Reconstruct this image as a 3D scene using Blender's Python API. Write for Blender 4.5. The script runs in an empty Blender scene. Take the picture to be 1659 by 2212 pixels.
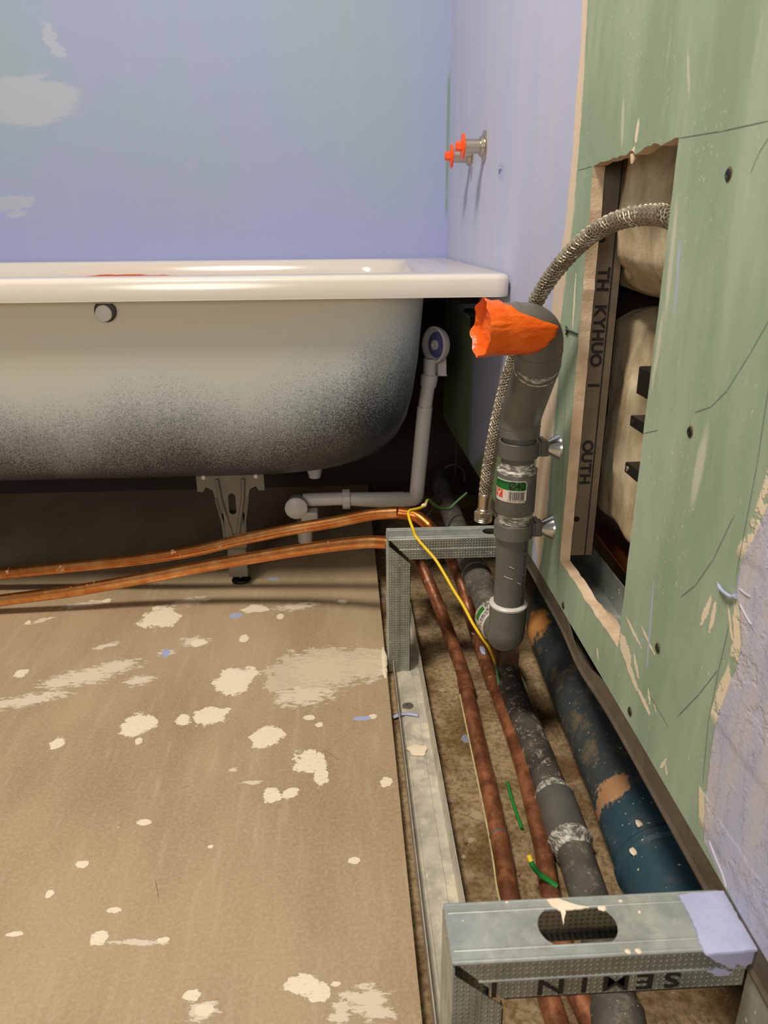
import bpy, bmesh, math, random
import numpy as np
from mathutils import Vector, Matrix, noise as mnoise
rnd = random.Random(7)
S = bpy.context.scene
COL = S.collection

# ------------------------------------------------------------------ camera
F_PX, CX, CY = 1598.0, 829.5, 1106.0          # pinhole of a 1659 x 2212 frame
def _n(v): return v / np.linalg.norm(v)
_Y = _n(np.array([740 - CX, -(500 - CY), -F_PX]))
_Z = np.array([-(864 - CX), (5315 - CY), F_PX]); _Z = _n(_Z - _Y * _Z.dot(_Y))
_X = np.cross(_Y, _Z)
CM = np.stack([_X, _Y, _Z])                   # camera -> world rotation
CP = np.array([0, 0, .65])
cam_d = bpy.data.cameras.new('camera'); cam = bpy.data.objects.new('camera', cam_d); COL.objects.link(cam)
cam.matrix_world = Matrix([list(CM[i]) + [CP[i]] for i in range(3)] + [[0, 0, 0, 1]])
cam_d.sensor_fit = 'VERTICAL'; cam_d.sensor_height = 36; cam_d.lens = 36 * F_PX / 2212
cam_d.clip_start = .02
cam_d.dof.use_dof = True; cam_d.dof.focus_distance = .92; cam_d.dof.aperture_fstop = 13
S.camera = cam
S.view_settings.view_transform = 'Standard'; S.view_settings.look = 'None'
S.view_settings.gamma = 1; S.view_settings.use_curve_mapping = False
S.view_settings.exposure = 0.22

# ------------------------------------------------------------------ light
w = bpy.data.worlds.new('world'); S.world = w; w.use_nodes = True
w.node_tree.nodes['Background'].inputs[0].default_value = (1.0, .92, .80, 1)
w.node_tree.nodes['Background'].inputs[1].default_value = .13
def area(name, loc, target, size, power, col):
    d = bpy.data.lights.new(name, 'AREA'); d.shape = 'DISK'; d.size = size; d.energy = power; d.color = col
    o = bpy.data.objects.new(name, d); COL.objects.link(o)
    o.location = loc
    o.rotation_euler = (Vector(target) - Vector(loc)).to_track_quat('-Z', 'Y').to_euler()
    return o
area('ceiling_lamp', (-.55, .35, 2.35), (0, .9, .2), .45, 38, (1, .90, .77))
area('front_fill_light', (-.9, -2.4, 1.15), (-.1, 1.2, .45), .9, 23, (1, .94, .85))  # added low fill from behind the camera to brighten upright faces, no real source

# ------------------------------------------------------------------ pixel / plane helpers (give world points)
def ray(u, v): return CM @ np.array([(u - CX), -(v - CY), -F_PX]) / F_PX
def onz(u, v, z): r = ray(u, v); return Vector(CP + r * (z - CP[2]) / r[2])
def ony(u, v, y): r = ray(u, v); return Vector(CP + r * (y - CP[1]) / r[1])
def onx(u, v, x): r = ray(u, v); return Vector(CP + r * (x - CP[0]) / r[0])
def at(u, v, d): return Vector(CP + ray(u, v) * d)

# ------------------------------------------------------------------ object helpers
def tag(o, label=None, cat=None, group=None, kind=None):
    if label: o['label'] = label
    if cat: o['category'] = cat
    if group: o['group'] = group
    if kind: o['kind'] = kind
    return o
def thing(name, label, cat, loc, group=None):
    o = bpy.data.objects.new(name, None); o.empty_display_size = .02
    COL.objects.link(o); o.location = loc
    return tag(o, label, cat, group)
def wloc(o):
    v = Vector((0, 0, 0))
    while o is not None:
        v += o.location; o = o.parent
    return v

def catmull(pts, k=8):
    P = [Vector(p) for p in pts]
    P = [P[0] * 2 - P[1]] + P + [P[-1] * 2 - P[-2]]
    out = []
    for i in range(1, len(P) - 2):
        for j in range(k):
            t = j / k
            out.append(.5 * ((2 * P[i]) + (-P[i-1] + P[i+1]) * t + (2*P[i-1] - 5*P[i] + 4*P[i+1] - P[i+2]) * t*t
                             + (-P[i-1] + 3*P[i] - 3*P[i+1] + P[i+2]) * t**3))
    out.append(P[-2].copy())
    return out
def fillet(pts, r, k=8):
    """polyline with rounded corners"""
    P = [Vector(p) for p in pts]; out = [P[0]]
    if not isinstance(r, (list, tuple)): r = [r] * len(P)
    for i in range(1, len(P) - 1):
        a = (P[i-1] - P[i]); b = (P[i+1] - P[i])
        ang = a.angle(b); d = min(r[i] / math.tan(ang / 2), a.length * .49, b.length * .49)
        p, q = P[i] + a.normalized() * d, P[i] + b.normalized() * d
        for j in range(k + 1):
            t = j / k
            out.append(p * (1-t)**2 + P[i] * 2*t*(1-t) + q * t*t)
    out.append(P[-1]); return out

class MB:
    def __init__(s): s.v = []; s.f = []; s.m = []; s.uv = {}
    def add(s, vs, fs, mi=0):
        b = len(s.v); s.v += [Vector(p) for p in vs]
        for f in fs: s.f.append([b + i for i in f]); s.m.append(mi)
        return b
    def box(s, a, b, mi=0, rot=None, piv=None):
        (x0, y0, z0), (x1, y1, z1) = a, b
        vs = [Vector(p) for p in [(x0,y0,z0),(x1,y0,z0),(x1,y1,z0),(x0,y1,z0),(x0,y0,z1),(x1,y0,z1),(x1,y1,z1),(x0,y1,z1)]]
        if rot is not None:
            c = Vector(piv) if piv is not None else sum(vs, Vector()) / 8
            vs = [c + rot @ (p - c) for p in vs]
        s.add(vs, [(0,3,2,1),(4,5,6,7),(0,1,5,4),(1,2,6,5),(2,3,7,6),(3,0,4,7)], mi); return s
    def prism(s, poly, ext, mi=0):
        n = len(poly); e = Vector(ext); P = [Vector(p) for p in poly]
        nrm = Vector()
        for i in range(n): nrm += P[i].cross(P[(i+1) % n])
        if nrm.dot(e) > 0: P = P[::-1]
        s.add(P + [p + e for p in P], [list(range(n)), list(range(2*n-1, n-1, -1))] +
              [(i, i + n, (i+1) % n + n, (i+1) % n) for i in range(n)], mi); return s
    def rings(s, R, cap0=True, cap1=True, mi=0, uvlen=None):
        n = len(R[0]); b = len(s.v)
        for r in R: s.v += [Vector(p) for p in r]
        L = 0
        for i in range(len(R) - 1):
            L2 = L + (Vector(R[i+1][0]) - Vector(R[i][0])).length if uvlen is None else uvlen[i+1]
            for j in range(n):
                k = (j + 1) % n
                s.uv[len(s.f)] = [(j/n, L), ((j+1)/n, L), ((j+1)/n, L2), (j/n, L2)]
                s.f.append([b + i*n + j, b + i*n + k, b + (i+1)*n + k, b + (i+1)*n + j]); s.m.append(mi)
            L = L2
        if cap0: s.f.append([b + j for j in range(n)][::-1]); s.m.append(mi)
        if cap1: s.f.append([b + (len(R)-1)*n + j for j in range(n)]); s.m.append(mi)
        return s
    def tube(s, pts, r, n=20, cap=True, mi=0, flat=None):
        P = [Vector(p) for p in pts]; m = len(P)
        if not isinstance(r, (list, tuple)): r = [r] * m
        T = [(P[min(i+1, m-1)] - P[max(i-1, 0)]).normalized() for i in range(m)]
        up = Vector((0, 0, 1)) if abs(T[0].z) < .9 else Vector((1, 0, 0))
        N = (up - T[0] * up.dot(T[0])).normalized(); R = []; L = [0]
        for i in range(m):
            if i: N = (N - T[i] * N.dot(T[i])).normalized(); L.append(L[-1] + (P[i] - P[i-1]).length)
            B = T[i].cross(N)
            fx = flat or 1
            R.append([P[i] + (N * math.cos(2*math.pi*j/n) * fx + B * math.sin(2*math.pi*j/n)) * r[i] for j in range(n)])
        return s.rings(R, cap, cap, mi, L)
    def lathe(s, o, axis, prof, n=32, cap=True, mi=0):
        o = Vector(o); T = Vector(axis).normalized()
        up = Vector((0, 0, 1)) if abs(T.z) < .9 else Vector((1, 0, 0))
        N = (up - T * up.dot(T)).normalized(); B = T.cross(N); L = [0]
        for i in range(1, len(prof)): L.append(L[-1] + math.hypot(prof[i][0]-prof[i-1][0], prof[i][1]-prof[i-1][1]))
        R = [[o + T * t + (N * math.cos(2*math.pi*j/n) + B * math.sin(2*math.pi*j/n)) * max(r, 1e-5) for j in range(n)] for t, r in prof]
        return s.rings(R, cap, cap, mi, L)
    def build(s, name, mats, parent=None, smooth=None, bevel=0, subsurf=0, jitter=0):
        off = wloc(parent) if parent is not None else Vector()
        me = bpy.data.meshes.new(name)
        me.from_pydata([tuple(p - off) for p in s.v], [], s.f)
        if not isinstance(mats, (list, tuple)): mats = [mats]
        for m in mats: me.materials.append(m)
        for i, p in enumerate(me.polygons): p.material_index = s.m[i]
        if s.uv:
            ul = me.uv_layers.new(name='UVMap')
            for i, q in s.uv.items():
                for k, li in enumerate(me.polygons[i].loop_indices):
                    if k < len(q): ul.data[li].uv = q[k]
        bm = bmesh.new(); bm.from_mesh(me); bmesh.ops.recalc_face_normals(bm, faces=bm.faces)
        bm.to_mesh(me); bm.free(); me.update()
        if smooth is not None:
            for p in me.polygons: p.use_smooth = True
            me.set_sharp_from_angle(angle=math.radians(smooth))
        o = bpy.data.objects.new(name, me); COL.objects.link(o)
        if parent is not None: o.parent = parent
        if bevel:
            m = o.modifiers.new('bevel', 'BEVEL'); m.width = bevel; m.segments = 2; m.limit_method = 'ANGLE'
        if subsurf:
            m = o.modifiers.new('sub', 'SUBSURF'); m.levels = m.render_levels = subsurf
        return o
def sheet(path2, t, f3, closed=False):
    """open 2D profile (list of (a,b)) thickened by t -> list of polygon pts"""
    P = [Vector((a, b)) for a, b in path2]; n = len(P); L = []; R = []
    for i in range(n):
        d1 = (P[i] - P[i-1]).normalized() if i else (P[1] - P[0]).normalized()
        d2 = (P[i+1] - P[i]).normalized() if i < n-1 else d1
        nn = (Vector((-d1.y, d1.x)) + Vector((-d2.y, d2.x)))
        nn = nn.normalized() / max(.3, nn.normalized().dot(Vector((-d1.y, d1.x))))
        L.append(P[i] + nn * t / 2); R.append(P[i] - nn * t / 2)
    return [f3(p.x, p.y) for p in L + R[::-1]]

# ------------------------------------------------------------------ node helpers
class NT:
    def __init__(s, name):
        s.mat = bpy.data.materials.new(name); s.mat.use_nodes = True; s.t = s.mat.node_tree
        s.b = s.t.nodes['Principled BSDF']; s.tc = s.t.nodes.new('ShaderNodeTexCoord')
        s.geo = s.t.nodes.new('ShaderNodeNewGeometry')
        s.obj = s.tc.outputs['Object']; s.pos = s.geo.outputs['Position']; s.uv = s.tc.outputs['UV']
    def set(s, inp, v):
        if v is None: return
        if isinstance(v, bpy.types.NodeSocket): s.t.links.new(v, inp)
        else:
            if isinstance(v, tuple) and inp.type == 'RGBA' and len(v) == 3: v = v + (1,)
            inp.default_value = v
    def m(s, op, a, b=None, c=None, clamp=False):
        n = s.t.nodes.new('ShaderNodeMath'); n.operation = op; n.use_clamp = clamp
        s.set(n.inputs[0], a); s.set(n.inputs[1], b); s.set(n.inputs[2], c); return n.outputs[0]
    def vm(s, op, a, b=None, c=None):
        n = s.t.nodes.new('ShaderNodeVectorMath'); n.operation = op
        s.set(n.inputs[0], a)
        if b is not None:
            if op == 'SCALE': s.set(n.inputs['Scale'], b)
            else: s.set(n.inputs[1], b)
        return n.outputs['Value'] if op in ('LENGTH', 'DOT_PRODUCT', 'DISTANCE') else n.outputs[0]
    def noise(s, vec, scale, detail=3, rough=.5, col=False, dist=0):
        n = s.t.nodes.new('ShaderNodeTexNoise'); s.set(n.inputs['Vector'], vec); n.inputs['Scale'].default_value = scale
        n.inputs['Detail'].default_value = detail; n.inputs['Roughness'].default_value = rough; n.inputs['Distortion'].default_value = dist
        return n.outputs['Color' if col else 'Fac']
    def voro(s, vec, scale, feature='F1'):
        n = s.t.nodes.new('ShaderNodeTexVoronoi'); n.feature = feature; s.set(n.inputs['Vector'], vec); n.inputs['Scale'].default_value = scale
        return n.outputs['Distance']
    def mapping(s, vec, loc=(0,0,0), rot=(0,0,0), scale=(1,1,1), typ='POINT'):
        n = s.t.nodes.new('ShaderNodeMapping'); n.vector_type = typ; s.set(n.inputs['Vector'], vec)
        if typ != 'NORMAL' and 'Location' in n.inputs: n.inputs['Location'].default_value = loc
        n.inputs['Rotation'].default_value = rot; n.inputs['Scale'].default_value = scale; return n.outputs[0]
    def sep(s, v):
        n = s.t.nodes.new('ShaderNodeSeparateXYZ'); s.set(n.inputs[0], v); return n.outputs
    def comb(s, x, y, z=0.0):
        n = s.t.nodes.new('ShaderNodeCombineXYZ')
        for i, a in enumerate((x, y, z)): s.set(n.inputs[i], a)
        return n.outputs[0]
    def step(s, v, a, b):
        """0 below a, 1 above b (a may exceed b)"""
        n = s.t.nodes.new('ShaderNodeMapRange'); n.interpolation_type = 'SMOOTHSTEP'
        s.set(n.inputs['Value'], v); s.set(n.inputs['From Min'], a); s.set(n.inputs['From Max'], b)
        if not isinstance(a, bpy.types.NodeSocket) and not isinstance(b, bpy.types.NodeSocket) and a > b:
            n.inputs['From Min'].default_value = b; n.inputs['From Max'].default_value = a
            n.inputs['To Min'].default_value = 1; n.inputs['To Max'].default_value = 0
        return n.outputs[0]
    def mix(s, f, a, b, blend='MIX'):
        n = s.t.nodes.new('ShaderNodeMix'); n.data_type = 'RGBA'; n.blend_type = blend; n.clamp_factor = True
        s.set(n.inputs[0], f); s.set(n.inputs[6], a); s.set(n.inputs[7], b); return n.outputs[2]
    def curve(s, v, pts, lo, hi):
        """piecewise linear y(x); pts sorted list of (x,y); y in 0..1 after caller's scaling"""
        x0, x1 = pts[0][0], pts[-1][0]
        t = s.m('DIVIDE', s.m('SUBTRACT', v, x0), x1 - x0, clamp=True)
        n = s.t.nodes.new('ShaderNodeFloatCurve'); c = n.mapping.curves[0]
        q = [((x - x0) / (x1 - x0), (y - lo) / (hi - lo)) for x, y in pts]
        c.points[0].location = q[0]; c.points[1].location = q[-1]
        for p in q[1:-1]: c.points.new(*p)
        for p in c.points: p.handle_type = 'VECTOR'
        n.mapping.update(); s.set(n.inputs['Value'], t)
        return s.m('MULTIPLY_ADD', n.outputs[0], hi - lo, lo)
    def ell(s, vec, c, r, ang=0):
        """1 at the centre, 0 on the rim of an ellipse"""
        q = s.mapping(vec, (c[0], c[1], 0), (0, 0, ang), (r[0], r[1], 1), 'TEXTURE')
        return s.m('SUBTRACT', 1.0, s.vm('LENGTH', q))
    def mx(s, L):
        o = L[0]
        for a in L[1:]: o = s.m('MAXIMUM', o, a)
        return o
    def line(s, vec, a, b, wd):
        """mask of a straight stroke from a to b, width wd"""
        a, b = Vector(a), Vector(b); d = b - a; c = (a + b) / 2
        q = s.mapping(vec, (c.x, c.y, 0), (0, 0, math.atan2(d.y, d.x)), (d.length/2 + wd/2, wd/2, 1), 'TEXTURE')
        x, y, z = s.sep(s.vm('ABSOLUTE', q))
        return s.step(s.m('MAXIMUM', x, y), 1.25, .75)
    def bump(s, h, strength=.3, dist=.002):
        n = s.t.nodes.new('ShaderNodeBump'); n.inputs['Strength'].default_value = strength; n.inputs['Distance'].default_value = dist
        s.set(n.inputs['Height'], h); s.t.links.new(n.outputs[0], s.b.inputs['Normal'])
    def out(s, col=None, rough=None, metal=None, spec=None, coat=None):
        s.set(s.b.inputs['Base Color'], col); s.set(s.b.inputs['Roughness'], rough); s.set(s.b.inputs['Metallic'], metal)
        s.set(s.b.inputs['Specular IOR Level'], spec); s.set(s.b.inputs['Coat Weight'], coat)
        return s.mat
def L(r, g, b):
    f = lambda c: ((c/255 + .055)/1.055)**2.4 if c > 10.3 else c/255/12.92
    return (f(r), f(g), f(b))
def simple(name, col, rough=.5, metal=0, nscale=0, namt=.15, bump=0, bscale=300, spec=None):
    n = NT(name); c = col
    if nscale:
        k = n.step(n.noise(n.pos, nscale, 5, .6), .3, .7)
        c = n.mix(k, tuple(x * (1-namt) for x in col), tuple(min(1, x * (1+namt)) for x in col))
    if bump: n.bump(n.noise(n.pos, bscale, 4), bump, .001)
    return n.out(c, rough, metal, spec)

CREAM = L(232, 212, 184); LAV = L(172, 176, 206); LAVB = L(158, 168, 212)
# ---- floor board: brown gypsum fibre board with plaster splashes
def mat_board():
    n = NT('floor_board'); P = n.pos
    wv = n.vm('ADD', P, n.vm('SCALE', n.vm('SUBTRACT', n.noise(P, 60, 4, .65, col=True), (.5,.5,.5)), .012))
    fine = n.vm('ADD', wv, n.vm('SCALE', n.vm('SUBTRACT', n.noise(P, 300, 3, .7, col=True), (.5,.5,.5)), .005))
    big = n.step(n.noise(n.mapping(P, rot=(0,0,.5), scale=(3, 1.1, 1)), 2.2, 6, .6), .3, .7)
    base = n.mix(big, L(160, 136, 104), L(182, 160, 128))
    streak = n.noise(n.mapping(P, rot=(0,0,.25), scale=(9, 1, 1)), 9, 5, .6)
    base = n.mix(n.m('MULTIPLY', n.step(streak, .5, .75), .35), base, L(196, 180, 152))
    speck = n.step(n.noise(P, 700, 2), .62, .75)
    base = n.mix(n.m('MULTIPLY', speck, .25), base, L(120, 100, 78))
    dust = n.step(n.noise(P, 55, 6, .75), .60, .72)
    base = n.mix(n.m('MULTIPLY', dust, .14), base, L(222, 206, 180))
    at_ = n.t.nodes.new('ShaderNodeAttribute'); at_.attribute_name = 'splash'; sr, sg, sb = n.sep(at_.outputs['Vector']); sa = at_.outputs['Alpha']
    edge = n.m('ADD', n.m('MULTIPLY', n.m('SUBTRACT', n.noise(P, 42, 3, .6), .5), 1.9), n.m('MULTIPLY', n.m('SUBTRACT', n.noise(n.mapping(P, rot=(0,0,.6), scale=(1,2,1)), 170, 5, .7), .5), .9))
    mask1 = n.step(n.m('ADD', sr, edge), -.04, .06)
    brk = n.noise(n.mapping(P, rot=(0,0,.35), scale=(1, 2.6, 1)), 55, 6, .75)
    mask2 = n.step(n.m('ADD', sg, n.m('MULTIPLY', n.m('SUBTRACT', brk, .54), 3.4)), .02, .30)
    mask2 = n.m('MULTIPLY', mask2, n.step(sg, -.1, .1))
    mask3 = n.m('MULTIPLY', n.step(n.m('ADD', sb, n.m('MULTIPLY', edge, .8)), -.05, .03), n.step(n.noise(P, 70, 6, .7), .28, .42))
    base = n.mix(n.m('MULTIPLY', n.step(n.noise(P, 240, 5, .8), .42, .62), .30), base, L(206, 188, 158))
    base = n.mix(n.m('MULTIPLY', n.step(n.noise(n.mapping(P, rot=(0,0,.6), scale=(1,2,1)), 520, 4, .8), .55, .70), .35), base, L(116, 94, 68))
    c = n.mix(n.m('MULTIPLY', mask2, .85), base, L(230, 216, 194))
    c = n.mix(n.m('MULTIPLY', mask3, .9), c, L(214, 198, 172))
    scoured = n.step(n.noise(n.mapping(P, rot=(0,0,.6), scale=(1, 3, 1)), 180, 4, .7), .56, .64)
    c = n.mix(n.m('MULTIPLY', mask1, n.m('SUBTRACT', 1.0, n.m('MULTIPLY', scoured, .5))), c, L(240, 226, 202))
    c = n.mix(n.step(n.m('ADD', sa, n.m('MULTIPLY', edge, .5)), -.02, .08), c, L(166, 176, 216))
    fl = n.m('MULTIPLY', n.step(n.noise(P, 120, 4, .6), .715, .735), n.step(n.noise(P, 6, 3), .48, .56))
    c = n.mix(fl, c, L(236, 222, 198))
    hair = n.mx([n.line(P, onz(a, b, 0).xy, onz(e, f, 0).xy, .0006) for a, b, e, f in [(395,1702,408,1697),(700,1620,730,1640),(335,1900,343,1940)]])
    c = n.mix(n.m('MULTIPLY', hair, .8), c, L(60, 45, 35))
    h = n.m('ADD', n.m('MULTIPLY', n.m('MAXIMUM', mask1, n.m('MULTIPLY', mask2, .5)), 1.0), n.m('MULTIPLY', n.noise(P, 420, 4, .6), .35))
    n.bump(h, .5, .0015)
    return n.out(c, .62, 0, .35)
def mat_slab():
    n = NT('trench_concrete'); P = n.pos
    k = n.step(n.noise(P, 14, 7, .7), .35, .62)
    c = n.mix(k, L(150, 120, 82), L(222, 194, 152))
    k2 = n.step(n.noise(P, 160, 5, .7), .45, .62)
    c = n.mix(n.m('MULTIPLY', k2, .5), c, L(104, 80, 54))
    k3 = n.step(n.noise(P, 260, 3, .7), .64, .70)
    c = n.mix(n.m('MULTIPLY', k3, .7), c, L(216, 192, 156))
    n.bump(n.noise(P, 190, 7, .75), 1.0, .005)
    def E(u, v, du, dv, ang=0):
        c = onz(u, v, -.036); return (c.x, c.y), (abs(onz(u+du, v, -.036).x - c.x), abs(onz(u, v+dv, -.036).y - c.y)), ang
    wv = n.vm('ADD', P, n.vm('SCALE', n.vm('SUBTRACT', n.noise(P, 60, 4, .65, col=True), (.5,.5,.5)), .01))
    pl = n.mx([n.ell(wv, *E(*e)) for e in [(1030,1760,14,9),(1018,1815,8,6),(955,1490,6,4),(1010,1570,6,4),(1160,1480,8,6),(1000,1850,5,4)]])
    c = n.mix(n.step(pl, 0, .15), c, L(224, 204, 170))
    b = n.ell(wv, *E(1006,1596,10,9)); c = n.mix(n.step(b, 0, .12), c, L(176, 182, 212))
    return n.out(c, .95, 0, .1)
def mat_backwall():
    n = NT('blue_skim_plaster'); P = n.pos; x, y, z = n.sep(P)
    big = n.noise(n.mapping(P, scale=(2.2, 1, .8)), 1.6, 4, .5)
    k = n.step(big, .35, .65)
    c = n.mix(k, L(154, 165, 197), L(152, 170, 182))
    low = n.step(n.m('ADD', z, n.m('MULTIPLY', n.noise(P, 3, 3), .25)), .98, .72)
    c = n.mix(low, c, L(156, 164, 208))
    br = n.noise(n.mapping(P, scale=(16, 1, 1.2)), 2.2, 6, .65)
    c = n.mix(n.m('MULTIPLY', n.step(br, .5, .75), .22), c, L(168, 176, 198))
    q = n.comb(x, z)
    qd = n.vm('ADD', q, n.vm('SCALE', n.vm('SUBTRACT', n.noise(n.mapping(P, scale=(1,1,4)), 9, 5, .6, col=True), (.5,.5,.5)), .10))
    def E(u, v, du, dv): c = ony(u, v, 1.92); return (c.x, c.z), (abs(ony(u+du, v, 1.92).x - c.x), abs(ony(u, v+dv, 1.92).z - c.z))
    pal = n.mx([n.ell(qd, *E(60,215,130,60)), n.ell(qd, *E(20,440,60,22)), n.ell(qd, *E(115,90,18,45))])
    c = n.mix(n.m('MULTIPLY', n.step(pal, -.05, .25), .6), c, L(182, 186, 196))
    crack = n.m('MULTIPLY', n.step(x, .2475, .2495), n.step(n.noise(n.mapping(P, scale=(1,1,1)), 7, 3), .42, .5))
    crack = n.m('MULTIPLY', crack, n.step(z, .66, .72))
    c = n.mix(n.m('MULTIPLY', crack, .8), c, L(116, 146, 124))
    c = n.mix(n.step(n.m('ADD', z, n.m('MULTIPLY', n.noise(P, 6, 3), .05)), .54, .52), c, L(58, 46, 38))  # dark brown below the tub rim: shade behind the tub painted into the wall colour
    h = n.noise(n.mapping(P, scale=(1, 1, 6)), 14, 6, .7)
    n.bump(n.m('ADD', n.m('MULTIPLY', h, .5), n.m('MULTIPLY', n.noise(P, 90, 3), .3)), .25, .003)
    return n.out(c, .7, 0, .25)
W = .255
def yz(u, v): p = onx(u, v, W); return (p.y, p.z)
def mat_wall():
    n = NT('green_plasterboard'); P = n.pos; x, y, z = n.sep(P); q = n.comb(y, z)
    dv = n.vm('SUBTRACT', n.noise(n.comb(y, z), 55, 5, .7, col=True), (.5,.5,.5))
    qd = n.vm('ADD', q, n.vm('SCALE', dv, .022)); qf = n.vm('ADD', q, n.vm('SCALE', dv, .006))
    # paper
    k = n.step(n.noise(n.mapping(q, scale=(9, 2.2, 1)), 1.6, 6, .62), .32, .7)
    c = n.mix(k, L(144, 166, 140), L(172, 188, 164))
    k2 = n.step(n.noise(n.mapping(q, rot=(0,0,.15), scale=(22, 3, 1)), 2.4, 6, .7), .56, .76)
    c = n.mix(n.m('MULTIPLY', k2, .45), c, L(208, 212, 190))
    k3 = n.m('MULTIPLY', n.step(n.noise(n.mapping(q, scale=(2, 1, 1)), 150, 5, .75), .60, .66), n.step(n.noise(n.mapping(q, scale=(2,1,1)), 8, 3), .46, .60))
    c = n.mix(n.m('MULTIPLY', k3, .9), c, L(232, 226, 200))
    # pale smears and plaster marks
    def Ep(u, v, u2, v2, wr):   # ellipse from centre to tip, width ratio
        a = Vector(yz(u, v)); b = Vector(yz(u2, v2)); d = b - a
        return n.ell(qf, a, (d.length, d.length * wr), math.atan2(d.y, d.x))
    smear = n.mx([Ep(1345,265,1343,330,.16), Ep(1510,1010,1490,1110,.2), Ep(1487,160,1489,220,.12), Ep(1205,170+400,1203,650,.1),
                  Ep(1420,760,1405,860,.12), Ep(1450,560,1436,700,.10), Ep(1270,1180,1240,1220,.3), Ep(1310,640,1300,650,.5)])
    c = n.mix(n.m('MULTIPLY', n.step(smear, -.1, .5), .55), c, L(222, 216, 196))
    # blue skim (far) / cream joint / green
    ypb = [yz(u, v) for u, v in [(1162,1245),(1160,1200),(1149,1180),(1149,1100),(1190,680),(1200,600),(1220,500),(1228,420),(1238,330),(1245,200),(1255,100),(1258,0)]]
    ypb = sorted([(b, a) for a, b in ypb]); ypb = [(.17, .95)] + [p for i, p in enumerate(ypb) if i == 0 or p[0] - ypb[i-1][0] > .005]
    yg = [yz(u, v) for u, v in [(1168,1215),(1181,1118),(1189,1000),(1197,921),(1206,803),(1208,720),(1222,600),(1232,520),(1240,450),(1245,380),(1255,260),(1262,150),(1269,0)]]
    yg = sorted([(b, a) for a, b in yg]); yg = [(.17, .93)] + yg
    sx, sy, _ = n.sep(n.vm('ADD', q, n.vm('SCALE', dv, .012)))
    yb = n.curve(sy, ypb, .8, 1.0); yc = n.curve(sy, yg, .8, 1.0)
    # under the far end the board stays green below a lavender smear
    green_low = n.m('MULTIPLY', n.step(sx, .93, .95), n.step(sy, .50, .47))
    mb = n.step(n.m('SUBTRACT', sx, yb), -.001, .001); mc = n.step(n.m('SUBTRACT', sx, yc), -.002, .002)
    c = n.mix(mc, c, L(226, 206, 182))
    edge = n.m('MULTIPLY', n.step(n.m('ABSOLUTE', n.m('SUBTRACT', n.m('SUBTRACT', sx, yc), -.008)), .010, .0), .35)
    edge = n.m('MULTIPLY', edge, n.step(sy, .56, .50))
    c = n.mix(edge, c, L(92, 122, 124))
    kb = n.step(n.noise(n.mapping(q, scale=(10, 1.2, 1)), 1.7, 6, .6), .3, .7)
    bl = n.mix(n.m('MULTIPLY', kb, .6), L(188, 194, 226), L(200, 202, 220))
    gl = n.mix(n.m('MULTIPLY', n.step(n.m('ADD', sx, n.m('MULTIPLY', sy, 2.0)), 1.82, 1.87), n.step(sx, 1.52, 1.46)), L(126, 150, 112), L(166, 172, 198))
    bl = n.mix(green_low, bl, gl)
    c = n.mix(mb, c, bl)
    # lavender skim (near)
    pl = [yz(u, v) for u, v in [(1659,1085),(1641,1136),(1598,1223),(1589,1281),(1600,1324),(1600,1400),(1589,1447),(1562,1516),(1544,1570),(1529,1679),(1522,1729),(1520,1823),(1590,1950)]]
    pl = sorted([(b, a) for a, b in pl]); pl = [(.2, pl[0][1])] + pl + [(.60, .392), (1.2, .36)]
    ex, ey, _ = n.sep(n.vm('ADD', q, n.vm('SCALE', dv, .008)))
    lx = n.curve(ey, pl, .2, .6)
    dl = n.m('SUBTRACT', lx, ex)
    crm = n.m('MULTIPLY', n.step(dl, -.011, -.009), n.step(n.noise(q, 26, 5, .7), .40, .47))
    crm = n.m('MULTIPLY', crm, n.m('MAXIMUM', n.m('MULTIPLY', n.step(ey, .318, .326), n.step(ey, .425, .405)), n.m('MAXIMUM', n.m('MULTIPLY', n.step(ey, .232, .24), n.step(ey, .262, .258)), n.step(ey, .445, .455))))
    c = n.mix(crm, c, L(234, 218, 190))
    ml = n.step(dl, -.0004, .0006)
    lv = n.mix(n.step(n.noise(n.mapping(q, rot=(0,0,.4), scale=(4, 1, 1)), 5, 5, .6), .35, .68), L(182, 186, 214), L(204, 198, 200))
    c = n.mix(ml, c, lv)
    # cream scrapes
    def T(L_, w_=.25): return [Ep(*e) for e in L_]
    cr = n.mx(T([(1376,285,1380,255,.33),(1365,335,1372,318,.5),(1291,1412,1292,1425,.35),(1439,1665,1441,1680,.35),(1433,1650,1441,1640,.2),
                 (1350,1405,1362,1440,.55),(1362,1450,1378,1495,.22),(1374,1440,1380,1470,.25),(1390,1515,1404,1545,.22),(1402,1505,1404,1525,.3),(1240,655,1236,720,.10),
                 (1368,1365,1386,1400,.10),(1400,1385,1384,1352,.09),(1539,1335,1547,1300,.22),(1525,1320,1538,1285,.18),(1577,1345,1570,1300,.12),(1590,1360,1582,1330,.2),(1192,915,1194,980,.12),
                 (1415,1530,1417,1540,.3)]))
    crk = n.m('ADD', cr, n.m('MULTIPLY', n.m('SUBTRACT', n.noise(q, 300, 3), .5), .8))
    c = n.mix(n.step(crk, -.02, .12), c, L(236, 220, 194))
    lvs = n.mx(T([(1405,1345,1413,1240,.035),(1399,1410,1402,1370,.05),(1463,600,1455,690,.05),(1465,560,1467,520,.09),(1082,370,1090,371,.5)]))
    c = n.mix(n.step(lvs, 0, .2), c, L(176, 184, 220))
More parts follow.
